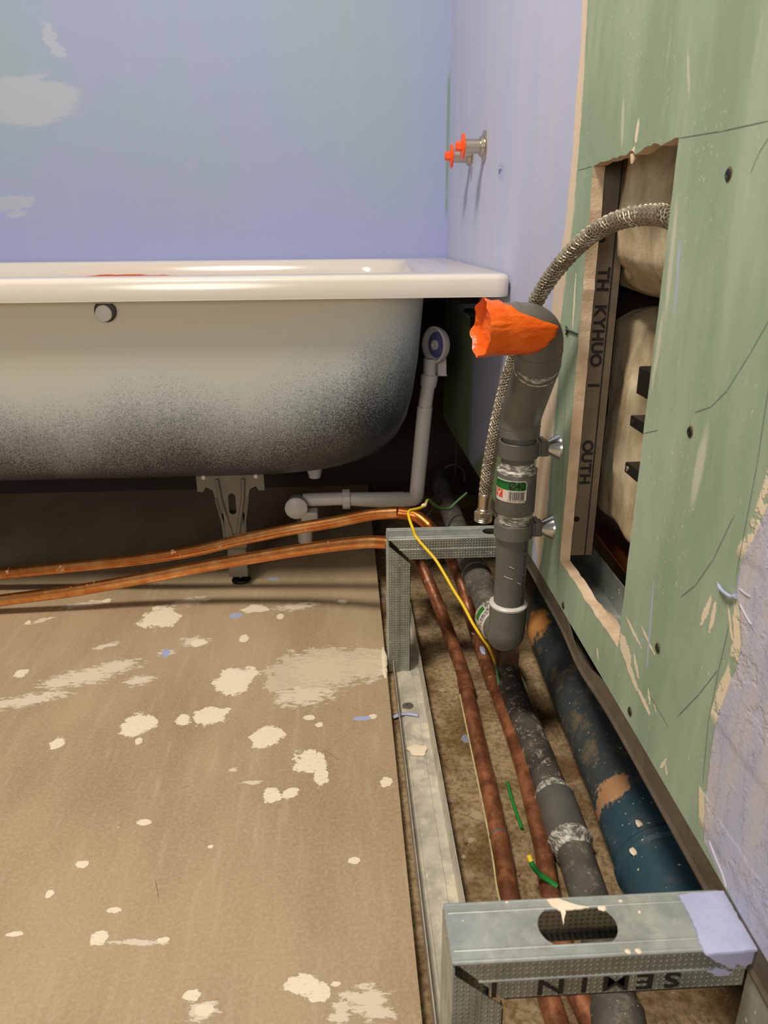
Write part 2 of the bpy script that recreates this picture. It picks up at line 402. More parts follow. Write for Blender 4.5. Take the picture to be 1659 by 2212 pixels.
    # pencil marks
    segs = [((1466,299),(1560,284)),((1560,284),(1659,262)),((1250,368),(1279,360)),((1659,696),(1620,765)),((1620,765),(1570,845)),((1570,845),(1535,880)),((1535,880),(1502,891)),
            ((1583,1120),(1540,1210)),((1540,1210),(1502,1265)),((1502,1265),(1471,1290)),((1636,1000),(1590,1245)),((1659,845),(1636,1000)),((1575,1350),(1552,1450)),((1552,1450),(1530,1560)),((1530,1560),(1518,1690)),
            ((1549,1450),(1510,1500)),((1510,1500),(1466,1546)),((1405,1505),(1442,1568)),((1250,800),(1222,1180)),((1268,120),(1268,60)),((1222,712),(1247,722)),
            ((1659,300),(1640,330)),((1640,330),(1622,372)),((1392,936),(1420,930)),((1223,820),(1205,1260))]
    pen = n.mx([n.line(q, yz(*a), yz(*b), .0010) for a, b in segs])
    c = n.mix(n.m('MULTIPLY', pen, .75), c, L(58, 74, 62))
    # relief: skim layers stand a little proud and carry trowel ridges
    rid = n.noise(n.mapping(qd, rot=(0,0,-.5), scale=(7, 1, 1)), 9, 4, .55)
    rr = n.m('MULTIPLY', n.step(n.m('ABSOLUTE', n.m('SUBTRACT', rid, .5)), .03, .0), ml)
    h = n.m('ADD', n.m('MULTIPLY', n.m('ADD', ml, n.m('MAXIMUM', crm, n.step(crk, -.02, .12))), .8), n.m('MULTIPLY', rr, .5))
    h = n.m('ADD', h, n.m('MULTIPLY', n.noise(q, 260, 4, .6), n.m('ADD', .08, n.m('MULTIPLY', ml, .5))))
    h = n.m('ADD', h, n.m('MULTIPLY', n.step(n.noise(n.mapping(q, scale=(1, 3, 1)), 20, 5), .3, .7), n.m('MULTIPLY', mb, .12)))
    n.bump(h, .55, .0016)
    return n.out(c, n.m('SUBTRACT', .75, n.m('MULTIPLY', ml, .15)), 0, .25)
def mat_core():
    n = NT('gypsum_core'); P = n.pos
    c = n.mix(n.step(n.noise(P, 40, 5, .6), .3, .7), L(206, 180, 150), L(226, 202, 174))
    n.bump(n.noise(P, 260, 5, .7), .6, .0015); return n.out(c, .85, 0, .2)
def mat_galv(name, col=(.46,.48,.44), dusty=.35, dots=False, axis='xz', rough=.38, met0=.8):
    n = NT(name); P = n.pos
    sp = n.step(n.noise(P, 35, 5, .7), .35, .65)
    c = n.mix(sp, tuple(v*.85 for v in col), tuple(min(1, v*1.12) for v in col))
    d = n.m('MULTIPLY', n.step(n.noise(P, 26, 6, .75), .5, .66), dusty)
    c = n.mix(d, c, L(216, 206, 182))
    fl = n.step(n.noise(P, 110, 3, .6), .70, .73); c = n.mix(fl, c, L(232, 222, 204))
    h = n.m('MULTIPLY', n.noise(P, 60, 3), .3)
    if dots:
        x, y, z = n.sep(P); px = .0042
        a = n.m('SUBTRACT', n.m('FRACT', n.m('DIVIDE', {'x': x, 'y': y}[axis[0]], px)), .5)
        b = n.m('SUBTRACT', n.m('FRACT', n.m('DIVIDE', z, px)), .5)
        r = n.m('SQRT', n.m('ADD', n.m('MULTIPLY', a, a), n.m('MULTIPLY', b, b)))
        h = n.m('ADD', h, n.m('MULTIPLY', n.step(r, .30, .10), 1.0))
        n.bump(h, .8, .0010)
    else: n.bump(h, .2, .001)
    met = n.m('MULTIPLY', n.m('SUBTRACT', 1.0, n.m('MAXIMUM', d, fl)), met0)
    return n.out(c, n.m('ADD', rough, n.m('MULTIPLY', d, .6)), met)
def mat_copper(name, dull):
    n = NT(name); P = n.pos
    k = n.step(n.noise(P, 30, 6, .7), .38, .66)
    if dull:
        c = n.mix(k, L(120, 74, 48), L(188, 122, 84)); c = n.mix(n.m('MULTIPLY', n.step(n.noise(n.mapping(P, scale=(1,.4,1)), 90, 6, .75), .5, .7), .6), c, L(84, 46, 34)); d = n.step(n.noise(P, 55, 6, .7), .56, .68)
        far = n.step(n.sep(P)[1], .95, 1.10)
        c = n.mix(n.m('MULTIPLY', d, n.m('ADD', .15, n.m('MULTIPLY', far, .6))), c, L(200, 158, 134))
        bare = n.step(n.m('ADD', n.sep(P)[2], n.m('MULTIPLY', n.sep(P)[1], .0)), .150, .172)
        return n.out(n.mix(bare, c, L(222, 134, 66)), n.mix(bare, (.42,)*3, (.28,)*3), n.m('ADD', .40, n.m('MULTIPLY', bare, .55)))
    c = n.mix(k, L(226, 140, 76), L(248, 184, 118))
    d = n.step(n.noise(n.mapping(P, scale=(1,1,1)), 24, 5, .75), .63, .66)
    c = n.mix(n.m('MULTIPLY', d, .75), c, L(176, 152, 124))
    return n.out(c, n.m('ADD', .25, n.m('MULTIPLY', d, .5)), n.m('MULTIPLY', n.m('SUBTRACT', 1.0, d), .95))
def mat_pvc():
    n = NT('grey_pvc'); P = n.pos
    c = n.mix(n.step(n.noise(P, 18, 4), .3, .7), L(92, 91, 85), L(104, 103, 96))
    sm = n.step(n.noise(n.mapping(P, scale=(1,1,5)), 60, 5, .7), .66, .74)
    c = n.mix(n.m('MULTIPLY', sm, .3), c, L(170, 168, 158))
    n.bump(n.noise(P, 700, 2), .05, .0005)
    return n.out(c, .38, 0, .45)
def mat_pvc_dirty(lo, hi, dirt, amt):
    n = NT('dusty_pvc'); P = n.pos
    c = n.mix(n.step(n.noise(P, 25, 5), .3, .7), lo, hi)
    d = n.step(n.noise(P, 60, 7, .75), .52, .64)
    c = n.mix(n.m('MULTIPLY', d, amt), c, dirt)
    f = n.step(n.noise(P, 260, 3), .69, .72); c = n.mix(f, c, L(220, 204, 178))
    n.bump(n.noise(P, 180, 5), .3, .001); return n.out(c, .6, 0, .3)
def mat_cement():
    n = NT('solvent_cement'); P = n.pos
    k = n.step(n.noise(n.mapping(P, scale=(1,1,4)), 110, 5, .7), .42, .64)
    return n.out(n.mix(k, L(104, 102, 95), L(226, 222, 210)), .35, 0, .5)
def mat_blue():
    n = NT('blue_sewer_plastic'); P = n.pos; x, y, z = n.sep(P)
    near = n.step(y, .70, .63)
    c = n.mix(near, L(66, 76, 78), L(46, 76, 90))
    d = n.m('MULTIPLY', n.step(n.noise(P, 26, 7, .75), .50, .66), n.m('SUBTRACT', .75, n.m('MULTIPLY', near, .55)))
    c = n.mix(d, c, L(128, 112, 86))
    o = n.ell(n.comb(y, x), (.665, .292), (.024, .020)); o = n.step(n.m('ADD', o, n.m('MULTIPLY', n.m('SUBTRACT', n.noise(P, 70, 5, .7), .5), 2.0)), .1, .3)
    c = n.mix(n.m('MULTIPLY', o, .85), c, L(198, 148, 104))
    o2 = n.ell(n.comb(y, x), (1.06, .305), (.05, .02)); o2 = n.step(n.m('ADD', o2, n.m('MULTIPLY', n.m('SUBTRACT', n.noise(P, 60, 5, .7), .5), 1.6)), .1, .4)
    c = n.mix(o2, c, L(212, 150, 84))
    f = n.step(n.noise(P, 190, 3), .70, .73); c = n.mix(f, c, L(206, 194, 168))
    n.bump(n.noise(P, 200, 4), .15, .001)
    return n.out(c, n.m('ADD', .42, n.m('MULTIPLY', d, .4)), 0, .4)
def mat_shell():
    n = NT('speckled_enamel'); P = n.pos; x, y, z = n.sep(P)
    fine = n.noise(P, 420, 2, .6); mid = n.noise(n.mapping(P, scale=(1, 1, .5)), 5, 4, .6)
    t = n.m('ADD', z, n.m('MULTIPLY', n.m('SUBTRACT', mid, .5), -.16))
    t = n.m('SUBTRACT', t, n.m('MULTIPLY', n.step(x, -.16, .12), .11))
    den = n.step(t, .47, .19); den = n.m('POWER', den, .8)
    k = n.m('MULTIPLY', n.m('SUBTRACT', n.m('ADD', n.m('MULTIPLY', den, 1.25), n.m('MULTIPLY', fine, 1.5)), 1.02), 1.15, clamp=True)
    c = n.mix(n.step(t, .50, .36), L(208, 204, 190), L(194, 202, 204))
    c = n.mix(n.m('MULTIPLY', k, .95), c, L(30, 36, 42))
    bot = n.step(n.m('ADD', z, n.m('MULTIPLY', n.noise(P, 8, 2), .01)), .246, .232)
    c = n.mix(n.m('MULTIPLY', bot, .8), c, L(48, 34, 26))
    n.bump(fine, .15, .001)
    return n.out(c, .38, 0, .5)
def mat_braid():
    n = NT('steel_braid'); u, v, _ = n.sep(n.uv)
    U = n.m('MULTIPLY', u, 2*math.pi*7); V = n.m('MULTIPLY', v, 2*math.pi*135)
    a = n.m('SINE', n.m('ADD', U, V)); b = n.m('SINE', n.m('SUBTRACT', U, V))
    h = n.m('MAXIMUM', n.m('MULTIPLY', a, n.m('SIGN', b)), n.m('MULTIPLY', n.m('ABSOLUTE', b), .6))
    k = n.step(h, .0, .9)
    n.bump(h, 1.0, .0010)
    return n.out(n.mix(k, L(60, 50, 38), L(236, 226, 204)), .3, n.m('ADD', .5, n.m('MULTIPLY', k, .45)))
def mat_wool():
    n = NT('mineral_wool'); P = n.pos
    k = n.step(n.noise(n.mapping(P, scale=(1,1,.5)), 22, 6, .65), .3, .7)
    c = n.mix(k, L(170, 148, 112), L(226, 212, 182))
    n.bump(n.noise(P, 260, 6, .8), .5, .003); return n.out(c, .95, 0, .05)
def mat_tape():
    n = NT('orange_tape'); P = n.pos
    c = n.mix(n.step(n.noise(P, 40, 4), .3, .7), L(228, 88, 12), L(244, 108, 24))
    n.bump(n.noise(n.mapping(P, rot=(.4,.3,.2), scale=(1,1,3)), 55, 4, .6), .6, .003)
    m = n.out(c, .32, 0, .5); n.b.inputs['Subsurface Weight'].default_value = .04; n.b.inputs['Subsurface Scale'].default_value = .004
    n.b.inputs['Subsurface Radius'].default_value = (1, .3, .1); return m
def mat_wire():
    n = NT('green_yellow_wire'); P = n.pos
    y, z = n.sep(P)[1], n.sep(P)[2]
    k = n.m('MULTIPLY', n.step(n.m('ADD', n.m('SUBTRACT', n.m('MULTIPLY', y, 1.0), z), 0.0), .92, .96), 1.0)
    c = n.mix(k, L(240, 202, 22), L(88, 128, 76)); return n.out(c, .4)
M = dict(board=mat_board(), slab=mat_slab(), back=mat_backwall(), wall=mat_wall(), core=mat_core(),
    galv=mat_galv('galvanised_steel', (.47,.51,.48), .14, met0=.6), galvd=mat_galv('dimpled_steel', (.36,.38,.34), .10, True, 'xz'),
    galvg=mat_galv('weathered_track_steel', (.58,.54,.45), .9, rough=.5, met0=.25), chan=simple('grey_brown_channel', L(108, 98, 84), .5, .35, 60, .15, .2),
    cu=mat_copper('bright_copper', False), cud=mat_copper('tarnished_copper', True), pvc=mat_pvc(), cement=mat_cement(),
    pvcd=mat_pvc_dirty(L(78,75,69), L(98,95,88), L(160,148,126), .4), pvcdd=mat_pvc_dirty(L(66,62,57), L(92,86,78), L(196,184,164), .7),
    blue=mat_blue(), shell=mat_shell(), braid=mat_braid(), wool=mat_wool(), tape=mat_tape(), wire=mat_wire(),
    enamel=simple('white_enamel', L(218, 210, 200), .14, 0, 0), white=simple('white_plastic', L(206, 202, 198), .4),
    steel=simple('brushed_nickel', L(196, 186, 168), .28, .95), zinc=simple('zinc_cone', L(206, 210, 208), .22, .95),
    black=simple('black_plastic', L(16, 16, 15), .35), dark=simple('dark_void_surface', L(28, 24, 20), .9, 0, 20, .4),
    foot=simple('painted_steel_foot', L(112, 108, 96), .5, .3, 30, .1), orange=simple('orange_plastic_cap', L(255, 92, 18), .35),
    cavity=simple('raw_cavity_masonry', L(84, 66, 50), .9, 0, 14, .35, .5, 60), stud=simple('matt_galvanised_stud', L(122, 110, 93), .45, .3, 40, .1),
    ink=simple('black_ink', L(26, 22, 20), .6), lav=simple('lavender_filler', L(178, 182, 216), .6, 0, 30, .08, .8, 120),
    skim=simple('skim_ridge', L(188, 186, 198), .6, 0, 30, .08, .4, 120),
    cream=simple('cream_plaster', L(238, 222, 196), .7, 0, 40, .06, .6, 200), green=simple('label_green', L(24, 112, 44), .4),
    strand=simple('steel_strand', L(160, 150, 132), .42, .55), core_rubber=simple('hose_core', L(36, 31, 25), .8),
    paper=simple('label_white', L(222, 208, 196), .5), red=simple('label_red', L(226, 74, 50), .4),
    grass=simple('insulated_grey_wire', L(52, 52, 50), .5), wood=simple('brown_timber_offcut', L(92, 66, 46), .8, 0, 40, .3, .4, 80),
    ygreen=simple('pale_lime_residue', L(196, 188, 138), .7, 0, 90, .2, .6, 300), greenw=simple('green_wire_sheath', L(36, 136, 60), .4),
    yelw=simple('yellow_wire_sheath', L(236, 200, 30), .4), hole=simple('dark_screw_hole', L(112, 96, 74), .8), screw=simple('phosphate_screw', L(50, 48, 42), .4, .6),
    violet=simple('violet_film', L(92, 94, 148), .4), sticker=simple('red_orange_film', L(222, 82, 40), .5))

# ================================================================== STRUCTURE
FL = -.036
tag(MB().box((-2.2, -1.0, FL-.05), (.6, 1.98, FL)).build('floor', M['slab']), kind='structure')
def floor_board():
    def E(u, v, du, dv, ang=0):
        c = onz(u, v, 0); return c.x, c.y, abs(onz(u+du, v, 0).x - c.x), abs(onz(u, v+dv, 0).y - c.y), ang
    solid = [(345,1333,40,24), (299,1567,36,24), (300,1600,9,10), (455,1547,36,20), (577,1592,38,22), (672,1645,34,26,.2),
             (692,1680,16,22), (588,1716,19,19), (627,1713,17,12), (510,1470,42,32,-.3), (765,1859,13,7), (661,2128,42,26,-.2),
             (690,2150,22,14), (413,2150,22,14), (440,2180,22,12), (832,1690,14,13), (213,2027,22,16), (355,2030,14,7), (310,1776,16,6), (122,1608,18,14),
             (430,1388,16,9), (552,1315,26,9), (605,1331,8,6), (45,1455,14,9), (247,1966,18,8), (107,1930,9,9), (176,1868,14,8),
             (28,2018,20,6), (455,1829,6,4), (690,1565,8,5), (668,1550,12,5), (525,1380,10,9), (805,1548,9,5), (740,1300,9,5), (727,2125,10,5), (395,1555,14,12), (60,1345,6,5), (230,1297,7,4)]
    scr = [(700,1445,125,58,.12), (790,1440,60,40), (70,1510,95,18,.25), (190,1460,95,26,.3), (250,1440,70,20,.2), (130,1475,55,20), (20,1520,60,16),
           (395,1555,22,16), (795,2165,75,52,-.3), (735,2185,30,40), (440,2185,44,34), (290,2035,100,9,-.1), (360,1410,24,9), (185,1305,60,8,.3),
           (660,1500,90,34,.2), (410,1300,50,12,.3), (640,1310,60,10,.2), (230,1395,40,7,.5), (90,1340,30,6,.6), (420,1385,40,14), (300,1470,40,14,.3), (545,1690,34,6), (505,1662,16,5)]
    main = [(690,1440,105,42,.12), (790,1430,50,32,0), (510,1465,36,26,-.3), (620,1470,50,22,.2)]
    blue = [(509,1330,13,7,.7),(358,1410,9,10,.2),(782,1552,20,5),(590,1250,14,3)]
    x0, x1, y0, y1 = -.86, .052, .36, 1.62; nx, ny = 460, 600
    X, Y = np.meshgrid(np.linspace(x0, x1, nx+1), np.linspace(y0, y1, ny+1))
    def field(Ls):
        F = np.full(X.shape, -1.0)
        for e in Ls:
            cx, cy, rx, ry, a = E(*e); dx, dy = X-cx, Y-cy
            p = (dx*math.cos(a) + dy*math.sin(a))/rx; q = (-dx*math.sin(a) + dy*math.cos(a))/ry
            F = np.maximum(F, 1 - np.sqrt(p*p + q*q))
        return F
    F = np.stack([field(solid), field(scr), field(main), field(blue)], -1).reshape(-1, 4)
    V = np.zeros(((nx+1)*(ny+1), 3)); V[:,0] = X.ravel(); V[:,1] = Y.ravel()
    ii, jj = np.meshgrid(np.arange(nx), np.arange(ny)); b = (jj*(nx+1) + ii).ravel()
    Q = np.stack([b, b+1, b+nx+2, b+nx+1], -1)
    ext = [(-2.2,-1,0),(x0,-1,0),(x1,-1,0),(-2.2,y0,0),(-2.2,y1,0),(-2.2,1.92,0),(x0,1.92,0),(x1,1.92,0)]
    ext += [(-2.2,-1,-.019),(x1,-1,-.019),(x1,1.92,-.019),(-2.2,1.92,-.019)]; N0 = len(V)
    a, bq, c_, d = 0, nx, (nx+1)*ny + nx, (nx+1)*ny
    e = lambda k: N0 + k
    fs = Q.tolist() + [[e(0),e(1),a,e(3)],[e(1),e(2),bq,a],[e(3),a,d,e(4)],[e(4),d,e(6),e(5)],[d,c_,e(7),e(6)],
                       [e(8),e(11),e(10),e(9)],[e(8),e(9),e(2),e(1),e(0)],[e(9),e(10),e(7),c_,bq,e(2)],[e(11),e(8),e(0),e(3),e(4),e(5)],[e(10),e(11),e(5),e(6),e(7)]]
    me = bpy.data.meshes.new('floor_board'); me.from_pydata(V.tolist() + ext, [], fs); me.materials.append(M['board'])
    ca = me.color_attributes.new('splash', 'FLOAT_COLOR', 'POINT')
    G = np.full((N0 + len(ext), 4), -1.0, dtype=np.float32); G[:N0] = F; ca.data.foreach_set('color', G.ravel())
    o = bpy.data.objects.new('floor_board', me); COL.objects.link(o); tag(o, kind='structure')
floor_board()
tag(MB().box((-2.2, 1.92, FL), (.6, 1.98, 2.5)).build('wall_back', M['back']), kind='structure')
# right wall board with the ragged access opening
def right_wall():
    T = .0125; mb = MB(); y0, y1, z0, z1 = -.9, 1.92, .219, 2.5
    hy0, hy1, hz0, hz1 = .609, .812, .272, .711
    def side(a, b, amp, k):
        out = []
        for i in range(k):
            t = i / k; p = Vector(a).lerp(Vector(b), t)
            if i: p += Vector((mnoise.noise(Vector((p.x*60, p.y*60, 3))) * amp, mnoise.noise(Vector((p.x*60, p.y*60, 9))) * amp))
            out.append(p)
        return out
    bot = side((hy0, hz0), (hy1, hz0), .003, 24); far = side((hy1, hz0), (hy1, hz1), .003, 40)
    top = side((hy1, hz1), (hy0, hz1+.003), .006, 26); near = side((hy0, hz1+.003), (hy0, hz0), .0016, 24)
    hole = bot + far + top + near; nh = len(hole)
    bottom_edge = [(y0, z0), (.55, z0), (.95, z0-.003), (1.3, z0-.02), (1.92, z0-.035)]
    for x, flip in ((W, 0), (W + T, 1)):
        sh = (lambda p: p) if not flip else (lambda p: p)
        mb_v = {}
        def V(a, b):
            mb.v.append(Vector((x, a, b))); return len(mb.v) - 1
        H = [V(p.x, p.y) for p in hole]
        B = [V(*p) for p in bottom_edge]; TR = V(y1, z1); TL = V(y0, z1)
        nb, nf, nt = len(bot), len(far), len(top)
        for f in ([B[0], B[1]] + [B[2]] + H[:nb+1][::-1],
                  [B[2], B[3], B[4], TR] + H[nb:nb+nf+1][::-1],
                  [TR, TL] + H[nb+nf:nb+nf+nt+1][::-1],
                  [TL, B[0]] + ([H[0]] + H[nb+nf+nt:][::-1])):
            mb.f.append(f if not flip else f[::-1]); mb.m.append(0)
        if not flip: H0, B0 = H, B + [TR, TL]
        else:
            for i in range(nh):
                mb.f.append([H0[i], H0[(i+1) % nh], H[(i+1) % nh], H[i]]); mb.m.append(1)
            BB = B + [TR, TL]
            for i in range(len(BB)):
                j = (i+1) % len(BB); mb.f.append([B0[j], B0[i], BB[i], BB[j]]); mb.m.append(1)
    # triangulate the concave faces for safety
    o = mb.build('wall_right', [M['wall'], M['core']])
    bm = bmesh.new(); bm.from_mesh(o.data)
    bmesh.ops.triangulate(bm, faces=[f for f in bm.faces if len(f.verts) > 4], ngon_method='EAR_CLIP')
    bm.to_mesh(o.data); bm.free(); tag(o, kind='structure')
right_wall()
tag(MB().box((.375, -.9, FL), (.42, 1.92, 2.5)).build('wall_outer', M['cavity']), kind='structure')

# ================================================================== STEEL U TRACKS
def u_track(name, label, x0, x1, ya, yb, zb, h, mat, parts=True, taper=0):
    r = thing(name, label, 'steel track', (x0, ya, zb))
    mb = MB(); t = .0008
    prof = [(0, h), (0, 0), ((x1-x0)*.22, 0), ((x1-x0)*.24, .0015), ((x1-x0)*.72, .0015), ((x1-x0)*.74, 0), (x1-x0, 0), (x1-x0 + taper, h)]
    poly = sheet(prof, t, lambda a, b: Vector((x0 + a, ya, zb + b + t)))
    mb.prism(poly, (0, yb - ya, 0)); mb.build('profile', mat, r); return r
tr = u_track('floor_track', 'dusty galvanised steel U track screwed down along the edge of the brown floor board', .064, .106, .12, 1.30, FL + .012, .022, M['galvg'], taper=.003)
c = onz(881, 1526, FL+.014)
s_ = MB().lathe(c, (0,0,1), [(0,.0085),(.0012,.0085),(.0018,.0075),(.0018,.0052),(.003,.0048),(.003,.0022),(.001,.002)], 24).build('screw', M['foot'], tr, smooth=40)
# bedding strip under the track
tag(MB().box((.0525, .12, FL), (.112, 1.30, FL+.0115)).build('trim_track_bedding', M['slab']), kind='structure')
s2 = MB()
def blob(mb, c, rx, ry, h, nrm='z', n=26, seed=0, amp=.18):
    top = []; base = []; c = Vector(c)
    for j in range(n):
        a = 2*math.pi*j/n; k = 1 + amp * mnoise.noise(Vector((math.cos(a)*1.3+seed, math.sin(a)*1.3, seed*.7))) * 2
        d = (math.cos(a)*rx*k, math.sin(a)*ry*k)
        f = (lambda s, hh: c + Vector((d[0]*s, d[1]*s, hh))) if nrm == 'z' else ((lambda s, hh: c + Vector((-hh, d[0]*s, d[1]*s))) if nrm == 'x' else (lambda s, hh: c + Vector((d[0]*s, -hh, d[1]*s))))
        base.append((f(1, 0), f(.96, h*.6), f(.8, h)))
    mb.rings([[b[i] for b in base] for i in range(3)])
blob(s2, onz(903, 1620, FL+.0155), .0135, .0125, .0012, seed=3)
tag(s2.build('plaster_drip', M['cream'], smooth=50), 'round cream plaster drip dried on the floor track below the screw', 'plaster drip')
s3 = MB(); p = onz(880, 1545, FL+.0155)
s3.tube(catmull([p + Vector((-.022, -.004, .0)), p + Vector((-.008, .002, .0012)), p + Vector((.006, .001, .0012)), p + Vector((.016, -.003, .001))], 8), [.002]*4*0 or .0034, 8, flat=.5)
tag(s3.build('filler_smear', M['lav'], smooth=60), 'thin lavender filler smear lying across the floor track beside the screw', 'filler smear')
# inner bottom track below the wall
u_track('sole_track', 'grey steel sole track on the slab under the wall, at the lower right corner', .268, .312, .10, .43, FL + .002, .030, M['galv'])

# horizontal channel under the bottom edge of the wall
def wall_channel():
    r = thing('wall_channel', 'long grey-brown steel channel running under the bottom edge of the green wall', 'steel channel', (W, .1, .19))
    ys = [.05 + i * .02 for i in range(0, 66)]; R = []
    for y in ys:
        g = math.exp(-((y - .70) / .055)**2)                 # the front flange is bent open here
        far = max(0, (y - .95)) * .055
        zt = .2205 - .014 * g - far; zb = .188 - far; x = W + .0012 - .005 * g
        pr = [(x, zt), (x - .0005, zb + .009), (x - .0025, zb + .006), (x, zb + .003), (x, zb), (W + .03, zb)]
        R.append([Vector((p[0], y, p[1])) for p in pr] + [Vector((p[0] + (.001 if i < 5 else 0), y, p[1] + (.001 if i >= 4 else 0))) for i, p in list(enumerate(pr))[::-1]])
    MB().rings(R).build('profile', M['chan'], r, smooth=25)
wall_channel()

# ================================================================== BATHTUB
YF, YB = 1.152, 1.917
def rrect(x0, x1, y0, y1, r, z, k=10, sub=14):
    pts = []
    cs = [((x1-r, y1-r), 0), ((x0+r, y1-r), 90), ((x0+r, y0+r), 180), ((x1-r, y0+r), 270)]
    for i, (c, a0) in enumerate(cs):
        for j in range(k + 1):
            a = math.radians(a0 + 90*j/k); pts.append(Vector((c[0] + r*math.cos(a), c[1] + r*math.sin(a), z)))
        nc, na = cs[(i+1) % 4]; a = math.radians(na); e = Vector((nc[0] + r*math.cos(a), nc[1] + r*math.sin(a), z)); s0 = pts[-1]
        for j in range(1, sub): pts.append(s0.lerp(e, j/sub))
    return pts
def bathtub():
    r = thing('bathtub', 'long white enamelled bathtub with black-speckled outer shell standing on grey steel feet', 'bathtub', (-.24, 1.377, 0))
    X0, X1 = -1.46, .2525
    R = [rrect(X0+.001, X1-.001, YF+.001, YB, .022, .5555), rrect(X0, X1, YF, YB, .024, .560), rrect(X0, X1, YF, YB, .024, .580),
         rrect(X0+.002, X1-.002, YF+.002, YB-.002, .024, .5855), rrect(X0+.007, X1-.007, YF+.007, YB-.007, .022, .588),
         rrect(X0+.06, X1-.10, YF+.062, YB-.062, .09, .5885), rrect(X0+.068, X1-.108, YF+.070, YB-.070, .09, .587),
         rrect(X0+.078, X1-.116, YF+.080, YB-.080, .09, .580), rrect(X0+.09, X1-.123, YF+.086, YB-.086, .10, .55),
         rrect(X0+.15, X1-.14, YF+.10, YB-.10, .12, .40), rrect(X0+.22, X1-.17, YF+.13, YB-.13, .14, .27),
         rrect(X0+.27, X1-.22, YF+.18, YB-.18, .15, .235), rrect(X0+.34, X1-.30, YF+.25, YB-.25, .12, .23)]
    MB().rings(R, cap0=False).build('basin', M['enamel'], r, smooth=50)
    def lev(z, dy, xr, rad): return rrect(X0 + .03 + (.13 - xr)*1.6, xr, YF + dy, YB - dy, rad, z)
    R = [lev(.5555, .0, .2495, .02), lev(.5550, .030, .140, .10), lev(.545, .036, .134, .11), lev(.50, .040, .131, .115), lev(.44, .046, .127, .12), lev(.38, .056, .120, .13), lev(.33, .070, .111, .14),
         lev(.29, .090, .096, .15), lev(.262, .110, .077, .16), lev(.242, .135, .050, .17), lev(.229, .165, .012, .18), lev(.222, .20, -.04, .17), lev(.219, .25, -.11, .13)]
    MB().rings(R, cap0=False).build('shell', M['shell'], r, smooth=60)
    # thin folded seam along the end of the shell
    # overflow opening and its cap
    p = ony(228, 672, YF + .0345)
    MB().lathe(p + Vector((0, -.001, 0)), (0, 1, 0), [(-.0005,.0165),(-.001,.0158),(.0, .0150),(.004,.0148)], 36).build('overflow_hole', M['black'], r, smooth=40)
    MB().lathe(p + Vector((-.002, -.002, -.003)), (0, -1, 0), [(0,.0125),(.003,.0125),(.0042,.0115),(.0045,.009)], 36).build('overflow_cap', M['white'], r, smooth=40)
    # feet
    fx = ony(506, 1140, 1.315).x
    yb_ = 1.315
    def leg_plate():
        mb = MB(); c = fx
        def P(a, z): return Vector((c + a, yb_, z))
        ztop = .236
        out = [(-.062, ztop), (-.034, ztop), (-.028, ztop-.004), (.028, ztop-.004), (.034, ztop), (.062, ztop), (.062, ztop-.036), (.052, ztop-.037), (.046, ztop-.028), (.034, ztop-.034),
               (.030, ztop-.055), (.022, ztop-.095), (.020, ztop-.150), (-.020, ztop-.150), (-.022, ztop-.095), (-.030, ztop-.055), (-.034, ztop-.034), (-.046, ztop-.028), (-.052, ztop-.037), (-.062, ztop-.036)]
        slot = [(.007*math.cos(t), ztop-.062 + .007*math.sin(t) + (.014 if math.sin(t) > 0 else -.014)) for t in [math.pi*2*i/20 + .001 for i in range(20)]]
        def plane(yoff):
            bm = bmesh.new(); vo = [bm.verts.new((c+a, yoff, z)) for a, z in out]; vs = [bm.verts.new((c+a, yoff, z)) for a, z in slot]
            ed = [bm.edges.new((vo[i], vo[(i+1) % len(vo)])) for i in range(len(vo))] + [bm.edges.new((vs[i], vs[(i+1) % len(vs)])) for i in range(len(vs))]
            bmesh.ops.triangle_fill(bm, use_beauty=True, edges=ed); return bm
        bm = plane(yb_)
        geom = bmesh.ops.extrude_face_region(bm, geom=bm.faces[:])
        bmesh.ops.translate(bm, verts=[e for e in geom['geom'] if isinstance(e, bmesh.types.BMVert)], vec=(0, .003, 0))
        bm.verts.index_update(); bm.faces.index_update()
        mb.add([v.co.copy() for v in bm.verts], [[v.index for v in q.verts] for q in bm.faces]); bm.free()
        # pressed V ribs and side returns
        for sg in (-1, 1):
            mb.tube([P(sg*.024, ztop-.012) + Vector((0,-.001,0)), P(sg*.021, ztop-.05) + Vector((0,-.002,0)), P(sg*.004, ztop-.135) + Vector((0,-.001,0))], .004, 10)
            mb.tube([P(sg*.030, ztop-.05), P(sg*.021, ztop-.10), P(sg*.019, ztop-.150)], .0025, 8)
            mb.box((c + sg*.0195 - .0015, yb_, ztop-.150), (c + sg*.0195 + .0015, yb_ + .05, ztop-.08))
        return mb
    lp = leg_plate(); o = lp.build('foot_bracket', M['foot'], r, smooth=35)
    MB().box((fx - .050, yb_ + .004, .224), (fx + .050, yb_ + .40, .234)).build('cradle_bar', M['foot'], r, bevel=.001)
    for sg in (-1, 1):
        MB().lathe((fx + sg*.048, yb_ - .001, .228), (0, -1, 0), [(0,.004),(.002,.004),(.003,.002)], 14).build('rivet', M['white'], o)
    MB().box((fx - .0185, yb_ + .004, .020), (fx + .0185, yb_ + .034, .150)).build('leg_tube', M['foot'], r, bevel=.002)
    fo = MB().lathe((fx, 1.345, 0), (0,0,1), [(0,.018),(.003,.019),(.006,.017),(.009,.007),(.012,.0055),(.024,.0055)], 24).build('levelling_foot', M['black'], r, smooth=35)
    # mirror of the same foot toward the wall side and far end, out of sight under the tub
    return r
tub = bathtub()
